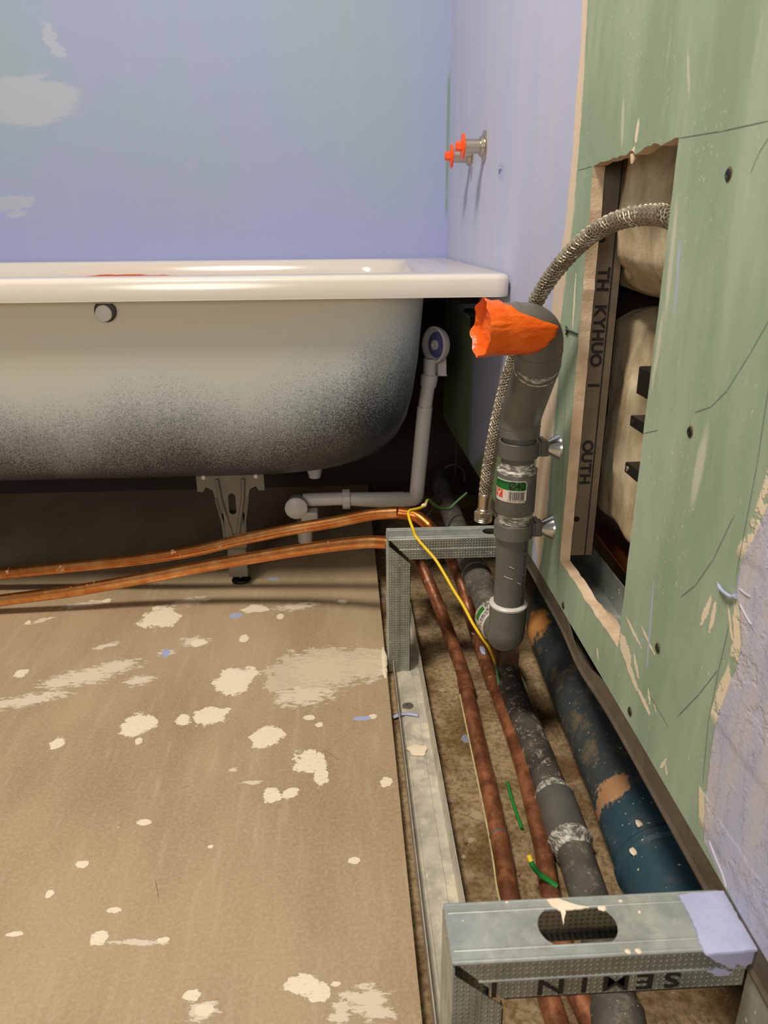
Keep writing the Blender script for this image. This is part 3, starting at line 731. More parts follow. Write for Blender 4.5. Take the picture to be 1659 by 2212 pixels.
# the drain kit
def drain():
    Y = 1.42
    r = thing('bath_drain', 'white plastic bath waste and overflow pipe hanging at the right end under the tub', 'bath drain', ony(640, 1150, Y))
    dx = (ony(941, 745, Y))
    # overflow disc faces left/front
    ax = Vector((-.82, -.52, .05)).normalized()
    c = dx
    MB().lathe(c + ax*.004, ax, [(-.018,.012),(-.014,.030),(-.004,.0345),(.002,.0345),(.003,.031),(-.002,.027),(-.006,.024)], 36).build('overflow_ring', M['white'], r, smooth=40)
    MB().lathe(c + ax*.0, ax, [(-.004,.0245),(-.001,.024),(.0,.014),(.001,.010)], 30).build('seal_film', M['violet'], r, smooth=40)
    MB().lathe(c + ax*.001, ax, [(0,.010),(.003,.010),(.0035,.006),(.001,.005),(.001,.002)], 8).build('hub', M['white'], r, smooth=30)
    bk = MB(); q = ony(952, 775, Y+.02)
    bk.prism([q + Vector(p) for p in [(-.006, 0, .045), (.010, 0, .03), (.012, 0, -.03), (.014, 0, -.034), (-.006, 0, -.034), (-.010, 0, -.01)]], (0, .03, 0))
    bk.lathe(ony(958, 742, Y+.02), (1,0,0), [(0,.006),(.006,.006),(.008,.003)], 12); bk.build('overflow_bracket', M['white'], r, bevel=.001)
    a = ony(929, 775, Y); b = ony(928, 812, Y); cc = ony(918, 878, Y); d = ony(899, 1078, Y); e = ony(835, 1080, Y); f_ = ony(735, 1077, Y); g = ony(655, 1080, Y)
    MB().tube([a, b], .0125, 24).build('overflow_neck', M['white'], r, smooth=40)
    MB().tube([b + Vector((0,0,.002)), b.lerp(cc, .1), b.lerp(cc, .30), b.lerp(cc, .38), cc], [.0165,.0165,.0160,.0135,.0135], 24).build('slip_socket', M['white'], r, smooth=30)
    MB().tube(fillet([cc, d, e], .012), .0150, 24).build('overflow_pipe', M['white'], r, smooth=60)
    MB().tube([e + Vector((.035, 0, 0)), e, f_, g], [.0165,.0165,.0135,.0135], 24).build('drain_pipe', M['white'], r, smooth=40)
    n1 = ony(748, 1078, Y)
    MB().lathe(n1, (1,0,0), [(-.008,.018),(-.007,.0205),(.007,.0205),(.008,.018)], 12).build('union_nut', M['white'], r, smooth=20)
    h = ony(640, 1097, Y - .03)
    MB().lathe(h, (0,-1,0), [(-.03,.018),(0,.0225),(.004,.0225),(.007,.018),(.008,.0)], 32).build('trap_cap', M['white'], r, smooth=35)
    k = ony(672, 1108, Y - .01)
    MB().box(k - Vector((.02,.02,.013)), k + Vector((.014,.012,.008))).build('trap_body', M['white'], r, bevel=.003)
    k2 = ony(658, 1140, Y - .01)
    MB().lathe(k2 + Vector((0,0,-.03)), (0,0,1), [(0,.0145),(.03,.0155),(.045,.0155)], 28).build('trap_outlet', M['white'], r, smooth=40)
    MB().lathe(Vector((ony(680, 1072, Y+.03).x, Y+.07, .178)) , (0,0,1), [(-.012,.012),(0,.015),(.012,.018),(.042,.020)], 30).build('plughole_cup', M['white'], r, smooth=40)
drain()
# film strip stuck inside the basin
p0 = Vector((-.405, YB-.0835, .555)); mb = MB()
pts = []
sx0, sx1 = ony(150, 596, 1.70).x, ony(385, 596, 1.70).x
zs = ony(270, 597, 1.70).z
yi = YF + .60
strip = MB(); n_ = 14
top_ = []
for i in range(n_ + 1):
    t = i / n_; x = sx0 + (sx1 - sx0) * t
    z = zs + .004 * math.sin(t * math.pi) + .002 * mnoise.noise(Vector((x*30, 0, 0)))
    top_.append(Vector((x, 1.70, z)))
strip.rings([[Vector((p.x, p.y, p.z)), Vector((p.x, p.y + .002, p.z)), Vector((p.x, p.y + .05, .2320)), Vector((p.x, p.y + .048, .2320))] for p in top_])
tag(strip.build('protective_card', M['sticker'], smooth=60), 'red-orange protective card standing inside the white bathtub basin', 'protective card')

# ================================================================== COPPER PIPES
def cu_pipe(label, pts_img, dullpts, rad, extra):
    r = thing('copper_pipe', label, 'copper pipe', dullpts[0])
    return r
RC = .0108
def copper():
    # upper pipe: along the tub, over the top and down under the far steel frame into the trench
    A = [ony(-90,1248,1.335), ony(0,1240,1.33), ony(180,1222,1.315), ony(300,1209,1.30), ony(420,1190,1.285), ony(520,1166,1.27), ony(620,1145,1.255), ony(720,1128,1.24), ony(800,1112,1.225), ony(860,1107,1.21)]
    A2 = [ony(860,1107,1.21), ony(897,1114,1.205), ony(925,1135,1.19), ony(952,1168,1.17), onz(978,1215,.075), onz(1000,1270,.045), onz(1015,1325,.012), onz(1038,1400,-.010), onz(1060,1460,-.018), onz(1100,1568,-.022), onz(1130,1660,-.023), onz(1152,1745,-.023), onz(1172,1830,-.023), onz(1190,1935,-.023), onz(1240,2120,-.023), onz(1300,2250,-.023)]
    r = thing('copper_pipe', 'upper bright copper pipe before the tub, dropping into the trench nearest the waste pipe', 'copper pipe', A2[-1], 'copper pipes')
    MB().tube(catmull(A, 8), RC, 24).build('bright_run', M['cu'], r, smooth=60)
    c2 = catmull(A2, 8); MB().tube(c2, RC, 24).build('trench_run', M['cud'], r, smooth=60)
    def ring(path, i, name='soldered_joint', mat=M['cud'], rr=RC+.0014, ln=.016):
        T = (path[i+1] - path[i-1]).normalized(); MB().lathe(path[i] - T*ln, T, [(0,RC),(.001,rr),(ln*1.0,rr),(ln*1.02,rr-.0008),(ln*1.1,rr-.0008),(ln*1.12,rr),(ln*2-.001,rr),(ln*2,RC)], 24).build(name, mat, r, smooth=30)
    ring(c2, 64)
    res = MB()
    for a in range(68, 110, 1):
        p = c2[a]
    res.tube([c2[i] + Vector((RC*.92, 0, -.004 + .0012*mnoise.noise(Vector((i*.6,0,0))))) for i in range(60, 112, 2)], [.0022 + .0012*mnoise.noise(Vector((i*.9,5,0))) for i in range(60, 112, 2)], 8)
    res.build('plaster_residue', M['ygreen'], r, smooth=60)
    sp = MB(); q = onz(1052,1470,-.012)
    q = c2[58]; blob(sp, q + Vector((-.001,0,RC*.9)), .004, .013, .0025, seed=2); sp.build('filler_splash', M['lav'], r, smooth=60)
    sp = MB(); blob(sp, c2[54] + Vector((.006,0,RC*.72)), .0032, .012, .0025, seed=5); sp.build('plaster_splash', M['cream'], r, smooth=60)
    sp = MB(); blob(sp, c2[54] + Vector((-.006,.006,RC*.72)), .003, .006, .0022, seed=8); sp.build('plaster_splash', M['cream'], r, smooth=60)
    # lower pipe
    B = [ony(-90,1312,1.235), ony(0,1297,1.235), ony(160,1276,1.235), ony(300,1251,1.235), ony(450,1222,1.225), ony(600,1196,1.205), ony(700,1181,1.185), ony(790,1171,1.160), ony(836,1172,1.145)]
    B2 = [ony(836,1172,1.145), ony(868,1180,1.14), onz(893,1198,.085), onz(915,1232,.065), onz(948,1310,.025), onz(976,1385,-.003), onz(1000,1455,-.015), onz(1012,1510,-.020), onz(1032,1600,-.022), onz(1050,1680,-.023), onz(1068,1760,-.023), onz(1086,1850,-.023), onz(1104,1945,-.023), onz(1170,2110,-.023), onz(1215,2250,-.023)]
    r = thing('copper_pipe', 'lower bright copper pipe before the tub, dropping into the trench beside the floor track', 'copper pipe', B2[-1], 'copper pipes')
    MB().tube(catmull(B, 8), RC, 24).build('bright_run', M['cu'], r, smooth=60)
    c2 = catmull(B2, 8); MB().tube(c2, RC, 24).build('trench_run', M['cud'], r, smooth=60)
    T = (c2[53] - c2[51]).normalized()
    MB().lathe(c2[52] - T*.016, T, [(0,RC),(.001,RC+.0016),(.016,RC+.0016),(.0165,RC+.0004),(.018,RC+.0004),(.0185,RC+.0016),(.031,RC+.0016),(.032,RC)], 24).build('soldered_joint', M['cud'], r, smooth=30)
    MB().lathe(c2[84] , (c2[85]-c2[83]), [(0,RC),(.0005,RC+.0005),(.003,RC+.0005),(.0035,RC)], 24).build('cut_mark', M['foot'], r, smooth=30)
    MB().tube([c2[i] + Vector((-RC*.95, 0, -.005 + .001*mnoise.noise(Vector((i*.6,0,0))))) for i in range(52, 106, 2)], [.0020 + .0010*mnoise.noise(Vector((i*.9,5,0))) for i in range(52, 106, 2)], 8).build('plaster_residue', M['ygreen'], r, smooth=60)
copper()

# ================================================================== WASTE PIPE (upright)
def ringed(path, r): pass
def tube_between(path, a, b): return path[a:b+1]
def cyl_label_map(o, axis, nrm0, R):
    """maps (s,t) metres on the cylinder surface: s around (right +), t up"""
    T = Vector(axis).normalized(); N = (Vector(nrm0) - T * Vector(nrm0).dot(T)).normalized(); B = T.cross(N)   # B = right-hand tangent
    return lambda s, t, h=0: Vector(o) + T*t + (N*math.cos(s/R) + B*math.sin(s/R)) * (R + h)
def text_flat(s, size, bold=0.0):
    cu = bpy.data.curves.new('t', 'FONT'); cu.body = s; cu.size = size; cu.align_x = 'CENTER'; cu.align_y = 'CENTER'; cu.offset = bold
    cu.resolution_u = 3
    o = bpy.data.objects.new('t', cu); COL.objects.link(o); dg = bpy.context.evaluated_depsgraph_get()
    me = bpy.data.meshes.new_from_object(o.evaluated_get(dg)); v = [p.co.copy() for p in me.vertices]; f = [list(p.vertices) for p in me.polygons]
    bpy.data.objects.remove(o); bpy.data.curves.remove(cu); bpy.data.meshes.remove(me); return v, f
def rect_on(mb, fm, s0, s1, t0, t1, h, k=12, mi=0, cr=0):
    R = []
    for i in range(k+1):
        s = s0 + (s1-s0)*i/k
        e = 0
        if cr:
            d = min(s - s0, s1 - s)
            if d < cr: e = cr - math.sqrt(max(0, cr*cr - (cr-d)**2))
        R.append([fm(s, t0+e, 0), fm(s, t1-e, 0), fm(s, t1-e, h), fm(s, t0+e, h)])
    mb.rings(R, mi=mi)
def waste_pipe():
    y0 = .859
    lo = ony(1096, 1345, y0); b1 = ony(1103, 1250, y0); hi = at(1124, 905, .880); k1 = at(1128, 880, .868)
    r = thing('waste_pipe', 'upright grey plastic waste pipe with swan-neck top clamped to the green wall', 'waste pipe', lo)
    axis = (hi - lo).normalized()
    RP, RS = .0200, .0243
    top_c = at(1166, 712, .752); op = at(1064, 709, .742)
    # main pipe
    MB().tube([lo, hi], RP, 40).build('pipe', M['pvc'], r, smooth=50)
    # coupling with label
    def P(v_): # point on axis at image row v_
        best = min((abs((lambda q: q)(t) - 0), t) for t in [0]); return None
    def on_axis(z): t = (z - lo.z) / (hi.z - lo.z); return lo.lerp(hi, t)
    zc0, zc1 = ony(1103, 1117, y0 - RS).z, ony(1113, 1022, y0 - RS).z
    c0, c1 = on_axis(zc0), on_axis(zc1); Lc = (c1 - c0).length
    cp = MB().lathe(c0, axis, [(-.001,RP),(0,RS-.001),(.002,RS),(Lc-.002,RS),(Lc,RS-.001),(Lc+.0005,RP)], 44).build('coupling', M['pvc'], r, smooth=35)
    MB().lathe(c1 - axis*.0035, axis, [(0,RS+.0001),(.003,RS+.0006),(.004,RS),(.005,RP+.001),(.010,RP+.0006),(.013,RP+.0001)], 40).build('cement_ring', M['cement'], r, smooth=50)
    MB().lathe(c0 - axis*.0135, axis, [(0,RP+.0001),(.004,RP+.0005),(.0135,RP+.0006)], 40).build('cement_ring', M['cement'], r, smooth=50)
    MB().lathe(c0 - axis*.032, axis, [(0,RP+.0001),(.001,RP+.0004),(.018,RP+.0004)], 40).build('cement_smear', M['cement'], r, smooth=50)
    # label sticker
    toC = Vector(CP) - c0; lc = on_axis(ony(1105, 1060, y0 - RS).z)
    fm = cyl_label_map(lc, axis, toC, RS + .0002)
    s0, s1 = -.0300, .0135; t0, t1 = -.0140, .0135
    lb = MB(); rect_on(lb, fm, s0, s1, t0, t1, .0003, 20, 0, .0025); lab = lb.build('label', M['paper'], cp, smooth=60)
    g = MB(); rect_on(g, fm, s0+.0004, s1-.001, .0015, t1-.001, .0005, 18, 0, .001); g.build('green_band', M['green'], cp, smooth=60)
    def put(txt, size, s, t, mat, nm, h=.0006, sx=1, bold=0, rot=0):
        v, f = text_flat(txt, size, bold); q = MB(); q.add([fm(s + p.x*sx, t + p.y, h) for p in v], f); q.build(nm, mat, cp)
    put('\u00D840', .0148, .0010, .0069, M['ink'], 'printed_size', .0008, .72, .0002)
    put('MANCHON', .0042, -.0180, .0100, M['ink'], 'printed_word', .0007)
    put('3 083340 465200', .0028, .0012, -.0120, M['ink'], 'printed_digits', .0006, 1.15)
    bc = MB(); x = -.0080; rr = random.Random(3)
    while x < .0105:
        wd = rr.choice([.0003,.0004,.0006,.0009]); rect_on(bc, fm, x, x + wd, -.0105, -.0002, .0005, 1); x += wd + rr.choice([.0003,.0004,.0006])
    bc.build('barcode', M['ink'], cp)
    lg = MB()
    rect_on(lg, fm, -.0285, -.0165, -.0098, .0004, .0005, 4); lg.build('logo_square', M['red'], cp)
    yl = MB(); yl.add([fm(a, b, .0008) for a, b in [(-.0275,-.0010),(-.0250,-.0010),(-.0225,-.0040),(-.0200,-.0010),(-.0175,-.0010),(-.0212,-.0055),(-.0212,-.0090),(-.0238,-.0090),(-.0238,-.0055)]], [list(range(9))])
    yl.build('logo_mark', M['paper'], cp)
    # printed dashes along the lower pipe
    fm2 = cyl_label_map(lo, axis, toC, RP + .0002); dm = MB()
    for i in range(26):
        t = .035 + i * .0042
        if i % 7 != 3: rect_on(dm, fm2, .0185, .0185 + rr.choice([.001,.0018]), t, t + .0026, .0002, 1)
    dm.build('printed_line', M['ink'], r)
    sc = MB()
    for v_, a, b in ((1245, -.008, .003), (1222, -.002, .004), (1258, .010, .015)):
        t = (ony(1103, v_, y0 - RP).z - lo.z); sc.tube([fm2(a + (b-a)*i/6, t - .003*i/6, .0001) for i in range(7)], .0004, 6)
    sc.build('scratch', M['white'], r)
    # upper socket + 30 degree bend, leaning toward the viewer
    z1 = ony(1122, 948, y0 - RS).z; z2 = ony(1124, 905, y0-RS).z
    a0 = on_axis(z1); a1 = on_axis(z2) ; 
    up1 = at(1160, 790, .790)
    bend = fillet([a0, a1, up1], .05, 14)
    rad = [RS] * len(bend)
    MB().tube(bend, RS, 44).build('bend', M['pvc'], r, smooth=60)
    MB().tube([a0 + axis*.011, a0 + axis*.0125], RS + .0004, 44).build('socket_seam', M['pvc'], r, smooth=40)
    MB().tube([a0 + axis*.0400, a0 + axis*.0412], RS + .0004, 44).build('socket_seam', M['pvc'], r, smooth=40)
    d1 = (up1 - a1).normalized()
    MB().tube([up1 - d1*.004, up1 + d1*.001, up1 + d1*.006], [RS+.0004, RS-.0010, RS-.0006], 44).build('cement_ring', M['cement'], r, smooth=60)
    # swan-neck elbow
    e0 = up1 + d1*.003
    tc = at(1168, 706, .752); op = at(1064, 709, .742)
    el = fillet([e0, tc, op], .030, 18)
    RE = .0246
    MB().tube(el, [RE]*len(el), 48).build('elbow', M['pvc'], r, smooth=60)
    d2 = (op - tc).normalized()
    for q, dd in ((e0.lerp(tc, .42), (tc - e0).normalized()), (tc.lerp(op, .52), d2)):
        MB().tube([q - dd*.0006, q + dd*.0006], RE + .0004, 44).build('mould_seam', M['pvc'], r, smooth=40)
    # orange tape: wrinkled wrap over the mouth with a ragged edge
    N = (Vector((0,0,1)) - d2 * d2.z).normalized(); B = d2.cross(N); R = []; K = 96
    toCam = (Vector(CP) - op).normalized()
    ca = math.atan2(toCam.dot(B), toCam.dot(N))
    def prof(j):
        return 2*math.pi*j/K
    layers = []
    for i in range(16):
        t = i / 15; ring = []
        for j in range(K):
            a = prof(j); rel = math.cos(a - ca)               # 1 on the side facing the viewer
            topness = math.cos(a)
            Lm = .038 + .020*max(0, rel)**1.5 + .006*mnoise.noise(Vector((math.cos(a)*3, math.sin(a)*3, 1)))
            if topness > .1: Lm -= .050 * min(1, (topness-.1)*1.4)
            Lm += .014*math.exp(-((((a-ca-.85*(1 if math.sin(ca) > 0 else -1)*-1 + math.pi) % (2*math.pi)) - math.pi)/.25)**2)
            Lm = max(Lm, .006)
            s_ = -.006 + (Lm + .006) * t
            wr = .0012*mnoise.noise(Vector((a*2.2, t*4, 3))) + .0010*mnoise.noise(Vector((a*6, t*3, 7)))
            rr_ = RE + .0014 + abs(wr)
            flare = max(0, 1 - t*5); rr_ += flare * (.0016 + .0035*mnoise.noise(Vector((math.cos(a)*2.2, math.sin(a)*2.2, 11))))
            s2_ = s_ - flare * (.003 + .008*max(0, mnoise.noise(Vector((math.cos(a)*1.8, math.sin(a)*1.8, 21)))) + .006*max(0, -math.cos(a)))
            ring.append(op - d2 * s2_ * 1.0 + (N*math.cos(a) + B*math.sin(a)) * rr_)
        layers.append(ring)
    inner = []
    for i in range(3):
        t = [1.0, .6, .15][i]
        inner.append([op + d2*(.0028 - .0005*i) + (N*math.cos(prof(j)) + B*math.sin(prof(j))) * (RE * t) + d2 * .0015 * mnoise.noise(Vector((math.cos(prof(j))*2*t, math.sin(prof(j))*2*t, 2))) for j in range(K)])
    mb = MB(); mb.rings(inner[::-1] + layers, cap0=True, cap1=False)
    tp = mb.build('orange_tape', M['tape'], r, smooth=70); tp['label'] = 'crumpled orange tape over the mouth'
    sm = tp.modifiers.new('thick', 'SOLIDIFY'); sm.thickness = .0007; sm.offset = 1
    # lower elbow and its run back under the tub
    q0 = ony(1098, 1303, y0); J = ony(1092, 1372, y0)
    MB().lathe(q0, -axis, [(-.0015,RP),(0,RS),(.035,RS),(.0352,RS)], 44).build('socket', M['pvc'], r, smooth=35)
    MB().lathe(q0 + axis*.003, -axis, [(-.001,RP),(.0,RS-.0015),(.002,RS+.0007),(.004,RS+.0006),(.005,RS)], 44).build('cement_ring', M['white'], r, smooth=50)
    back = J + Vector((-.004, .05, -.004))
    eb = fillet([q0 - axis*.03, J, back], .024, 16)
    MB().tube(eb, RS, 44).build('lower_elbow', M['pvc'], r, smooth=60)
    dB = (back - J).normalized()
    MB().tube([J + dB*.026, J + dB*.029, J+dB*.032], [RS+.0002, RS+.0016, RS+.0002], 44).build('cement_ring', M['white'], r, smooth=60)
    MB().tube([J + dB*.030, J + dB*.034, J + dB*.062, J + dB*.066], [RS, RS+.0022, RS+.0022, RS], 44).build('elbow_socket', M['cement'], r, smooth=40)
    fm3 = cyl_label_map(J + dB*.048, dB, Vector((-1, -.2, .5)), RS + .0024); l2 = MB(); rect_on(l2, fm3, -.012, .012, -.010, .008, .0003, 8); l2.build('side_label', M['paper'], r)
    l3 = MB(); rect_on(l3, fm3, -.009, .011, -.006, .006, .0006, 8); l3.build('side_label_band', M['green'], r)
    p1 = J + dB*.06; p2 = ony(1028, 1235, 1.14); p2 = Vector((p1.x - .002, 1.20, p1.z-.006)); p3 = Vector((p1.x + .004, 1.62, p1.z - .012))
    MB().tube([p1, p2, p3], RP, 36).build('back_run', M['pvcd'], r, smooth=50)
    for yy in (1.02,):
        MB().lathe(Vector((p1.x, yy, p1.z-.003)), (0,1,0), [(0,RP),(.001,RP+.0035),(.006,RP+.0035),(.007,RP+.0022),(.04,RP+.0022),(.041,RP+.004),(.046,RP+.004),(.047,RP)], 40).build('back_coupling', M['pvcd'], r, smooth=30)
    # pipe clamps on rosettes
    for k, (vz, word) in enumerate(((975, 'upper'), (1152, 'lower'))):
        z = ony(1110, vz, y0 - RP).z; c = on_axis(z)
        cl = thing('pipe_clamp', word + ' grey pipe clamp with chrome cone holding the waste pipe to the wall', 'pipe clamp', (W, c.y, z), 'pipe clamps on the green wall')
        rc = RP + .0008; hh = .0095
        MB().lathe(c - axis*hh, axis, [(0,rc),(0,rc+.0032),(.0005,rc+.0036),(2*hh-.0005,rc+.0036),(2*hh,rc+.0032),(2*hh,rc)], 44, cap=False).build('band', M['pvc'], cl, smooth=35)
        bx = MB(); xb = c.x + rc + .002
        bx.box((xb, c.y-.008, z-hh), (xb+.013, c.y+.010, z+hh*.9)); bx.box((xb+.003, c.y-.0105, z-hh*.7), (xb+.009, c.y+.012, z+hh*1.15)); bx.build('block', M['pvc'], cl, bevel=.001)
        MB().lathe((xb+.012, c.y, z), (1,0,0), [(0,.0035),(max(.004, W-xb-.030),.0035)], 16).build('stud_bolt', M['zinc'], cl, smooth=40)
        MB().lathe((W-.0195, c.y, z), (1,0,0), [(0,.0052),(.001,.0060),(.0165,.0150),(.0185,.0158),(.0195,.0160)], 36).build('rosette', M['zinc'], cl, smooth=25)
waste_pipe()

# ================================================================== GREY DRAIN PIPE IN THE TRENCH
def trench_pipe():
    z = -.015
    P = [onz(1088,1430,z), onz(1110,1505,z), onz(1150,1600,z), onz(1190,1705,z), onz(1228,1805,z), onz(1265,1915,z), onz(1300,2030,z), onz(1340,2240,z)]
    xm = [p.x for p in P]
    r = thing('drain_pipe', 'dusty grey drain pipe with white cement rings lying in the trench beside the copper pipes', 'drain pipe', P[-1])
    R = .0205; pts = [P[0] + (P[0]-P[1]).normalized()*.0] + P[1:]
    # rough, debris crusted first stretch
    c = catmull(pts[:4], 10); MB().tube(c, [R]*len(c), 32).build('crusted_run', M['pvcdd'], r, smooth=60)
    c = catmull(pts[3:], 8); MB().tube(c, [R]*len(c), 32).build('plain_run', M['pvcd'], r, smooth=60)
    def cpl(a, b, ext=0):
        d = (b - a).normalized(); Lh = (b-a).length
        MB().lathe(a, d, [(-.001,R),(0,R+.0042),(Lh,R+.0042),(Lh+.001,R)], 36).build('coupling', M['pvc'], r, smooth=35)
    a = onz(1197,1722,z+.0); b = onz(1232,1822,z)
    cpl(a, b); d = (b-a).normalized()
    MB().lathe(a, -d, [(-.004,R+.0044),(-.001,R+.005),(.001,R+.0028),(.006,R+.0012),(.012,R+.0002)], 36).build('cement_ring', M['cement'], r, smooth=50)
    MB().lathe(b, d, [(-.006,R+.0046),(-.001,R+.0062),(.003,R+.0030),(.008,R+.0014),(.016,R+.0003)], 36).build('cement_ring', M['cement'], r, smooth=50)
    a = onz(1332,2185,z); MB().lathe(a, P[-1]-a, [(0,R),(.0005,R+.004),(.05,R+.004)], 36).build('coupling', M['pvcd'], r, smooth=35)
trench_pipe()
def blue_pipe():
    p0 = Vector((.332, .40, .020)); p1 = Vector((.338, .62, .020)); p2 = Vector((.345, 1.02, .022)); p3 = Vector((.346, 1.12, .012)); p4 = Vector((.36, 1.19, -.02))
    RB = .0600
    p0 = Vector((.3205, .51, .018)); p1 = Vector((.325, .60, .018)); p2 = Vector((.338, 1.00, .018)); p3 = Vector((.345, 1.10, .016)); p4 = Vector((.37, 1.2, .0))
    r = thing('sewer_pipe', 'thick dark blue soil pipe with orange dust lying under the foot of the green wall', 'soil pipe', p0)
    c = catmull([p0, p1, p2, p3, p4], 12)
    RB = .047
    MB().tube(c, RB, 48).build('pipe', M['blue'], r, smooth=60)
    d = (p1 - p0).normalized()
    MB().lathe(p0 - d*.0, d, [(0,RB+.003),(.065,RB+.0035),(.069,RB+.006),(.077,RB+.006),(.081,RB+.0035),(.170,RB+.0035),(.187,RB+.001),(.191,RB)], 52).build('socket', M['blue'], r, smooth=30)
    for k, (yy, an) in enumerate(((.575, -.9), (.60, -.55))):
        q = p0.lerp(p2, (yy-.51)/.49) + Vector((math.sin(an)*(RB+.004), 0, math.cos(an)*(RB+.004)))
        sp = MB(); blob(sp, q, .0035, .005, .0015, seed=k+4); sp.build('plaster_splash', M['cream'], r, smooth=60)
blue_pipe()
# timber offcut under the elbow
tag(MB().box((.226, 1.0, FL), (.262, 1.04, .028)).build('timber_block', M['wood'], bevel=.002), 'small dark timber block standing on the slab under the waste pipe elbow', 'timber block')
tag(MB().prism([(.262, .70, FL), (.268, .70, FL), (.272, 1.02, FL), (.267, 1.02, FL)], (0,0,.012)).build('timber_lath', M['ygreen']), 'thin pale wooden lath lying along the left side of the blue soil pipe', 'lath')
mb = MB()
for k in range(90):
    yy = .35 + 1.0 * rnd.random(); xx = rnd.choice([rnd.uniform(.116, .135), rnd.uniform(.17,.19), rnd.uniform(.25, .262)]); s = rnd.uniform(.0008, .0030)
    q = Vector((xx, yy, FL + s*.4)); a = rnd.random()*6
    mb.lathe(q - Vector((0,0,s*.6)), (.2*math.sin(a), .3*math.cos(a), 1), [(0, s*.6), (s*.5, s), (s, s*.7)], 5)
for k in range(80):
    yy = .25 + .95 * rnd.random(); xx = rnd.uniform(.053, .062); s = rnd.uniform(.0006, .0022); q = Vector((xx, yy, FL + s*.4))
    mb.lathe(q - Vector((0,0,s*.6)), (.1, .3, 1), [(0, s*.6), (s*.5, s), (s, s*.7)], 5)
tag(mb.build('rubble', M['slab']), 'loose crumbs of concrete and plaster scattered on the trench slab', 'rubble', kind='stuff')

# ================================================================== STEEL STUD FRAMES
def stud_frame(label, x0, x1, yf, yb, ztop, zbot, near, hx):
    r = thing('stud_frame', label, 'steel stud frame', (x0, yf, zbot)); t = .0009; FH = .035
    # ---- beam: web with stadium hole
    out = [(x0, yf), (x1, yf), (x1, yb), (x0, yb)]; cxh, hw, hh = hx
    ym = (yf + yb) / 2
    hole = []
    for i in range(24):
        a = 2*math.pi*(i+.5)/24; hole.append((cxh + (hw-hh)*(1 if math.cos(a) > 0 else -1) + hh*math.cos(a), ym + hh*math.sin(a)))
    bm = bmesh.new(); vo = [bm.verts.new((a, b, ztop)) for a, b in out]; vs = [bm.verts.new((a, b, ztop)) for a, b in hole]
    ed = [bm.edges.new((vo[i], vo[(i+1) % 4])) for i in range(4)] + [bm.edges.new((vs[i], vs[(i+1) % 24])) for i in range(24)]
    bmesh.ops.triangle_fill(bm, use_beauty=True, edges=ed)
    g = bmesh.ops.extrude_face_region(bm, geom=bm.faces[:]); bmesh.ops.translate(bm, verts=[e for e in g['geom'] if isinstance(e, bmesh.types.BMVert)], vec=(0, 0, -t))
    bm.verts.index_update(); top = MB(); top.add([v.co.copy() for v in bm.verts], [[v.index for v in q.verts] for q in bm.faces]); bm.free()
    # rolled edges
    for yy in (yf + .0012, yb - .0012): top.tube([(x0 + .001, yy, ztop - .0010), (x1, yy, ztop - .0010)], .0016, 12)
    for yy in (yf + .0085, yb - .0085): top.tube([(x0 + .002, yy, ztop - .0003), (x1, yy, ztop - .0003)], .0012, 8)
    beam = top.build('beam', M['galv'], r, smooth=30)
    f = MB()
    zb = ztop - FH
    for yy, e in ((yf, t), (yb - t, t)):
        f.prism([(x0 + .003, yy, ztop - .001), (x1, yy, ztop - .001), (x1, yy, zb), (x0 + FH, yy, zb)], (0, e, 0))
    f.box((x0 + FH, yf, zb), (x1, yf + .006, zb + t)); f.box((x0 + FH, yb - .006, zb), (x1, yb, zb + t))
    zg = (ztop + zb) / 2
    f.tube([(x0 + FH*.5, yf + .0002, zg), (x1, yf + .0002, zg)], .0010, 8, mi=1)
    f.build('beam_flange', [M['galvd'], M['galv']], r, smooth=30)
    # ---- post: web faces left, flanges front and back
    p = MB(); p.box((x0, yf + .0006, zbot), (x0 + t, yb - .0006, ztop - .001))
    for yy in (yf + .0085, yb - .0085, ym): p.tube([(x0 + .0003, yy, zbot), (x0 + .0003, yy, ztop - .003)], .0010, 8)
    for yy in (yf + .001, yb - .001): p.tube([(x0 + .0008, yy, zbot), (x0 + .0008, yy, ztop - .004)], .0014, 10)
    p.build('post', M['galv'], r, smooth=30)
    q = MB()
    for yy in (yf, yb - t):
        q.prism([(x0 + .001, yy, ztop - .010), (x0 + FH, yy, zb - .007), (x0 + FH, yy, zbot), (x0 + .001, yy, zbot)], (0, t, 0))
    q.box((x0 + FH - t, yf, zbot), (x0 + FH, yf + .006, zb - .009)); q.box((x0 + FH - t, yb - .006, zbot), (x0 + FH, yb, zb - .009))
    for k in (.45, .53): q.tube([(x0 + FH*k, yf - .0001, zbot), (x0 + FH*k, yf - .0001, ztop - .012 - FH*k*.8)], .0008, 8)
    q.build('post_flange', M['galvd'], r, smooth=30)
    return r
ZT = .212
pf = onz(838, 1166, ZT); pb = onz(835, 1133, ZT)
far = stud_frame('galvanised steel stud frame in the middle distance, its beam passing behind the waste pipe', .0565, W-.001, pf.y, pf.y + .046, ZT, FL + .014, False, (onz(1078, 1150, ZT).x, .025, .0130))
na = onz(980, 2082, ZT); nb = onz(950, 1960, ZT)
near_ = stud_frame('large galvanised steel stud frame in the near foreground with printed letters and a slotted hole', .0580, W-.002, na.y, na.y + .0455, ZT, FL + .014, True, ((onz(1160, 1995, ZT).x + onz(1332, 1995, ZT).x)/2, (onz(1332, 1995, ZT).x - onz(1160, 1995, ZT).x)/2, .0150))
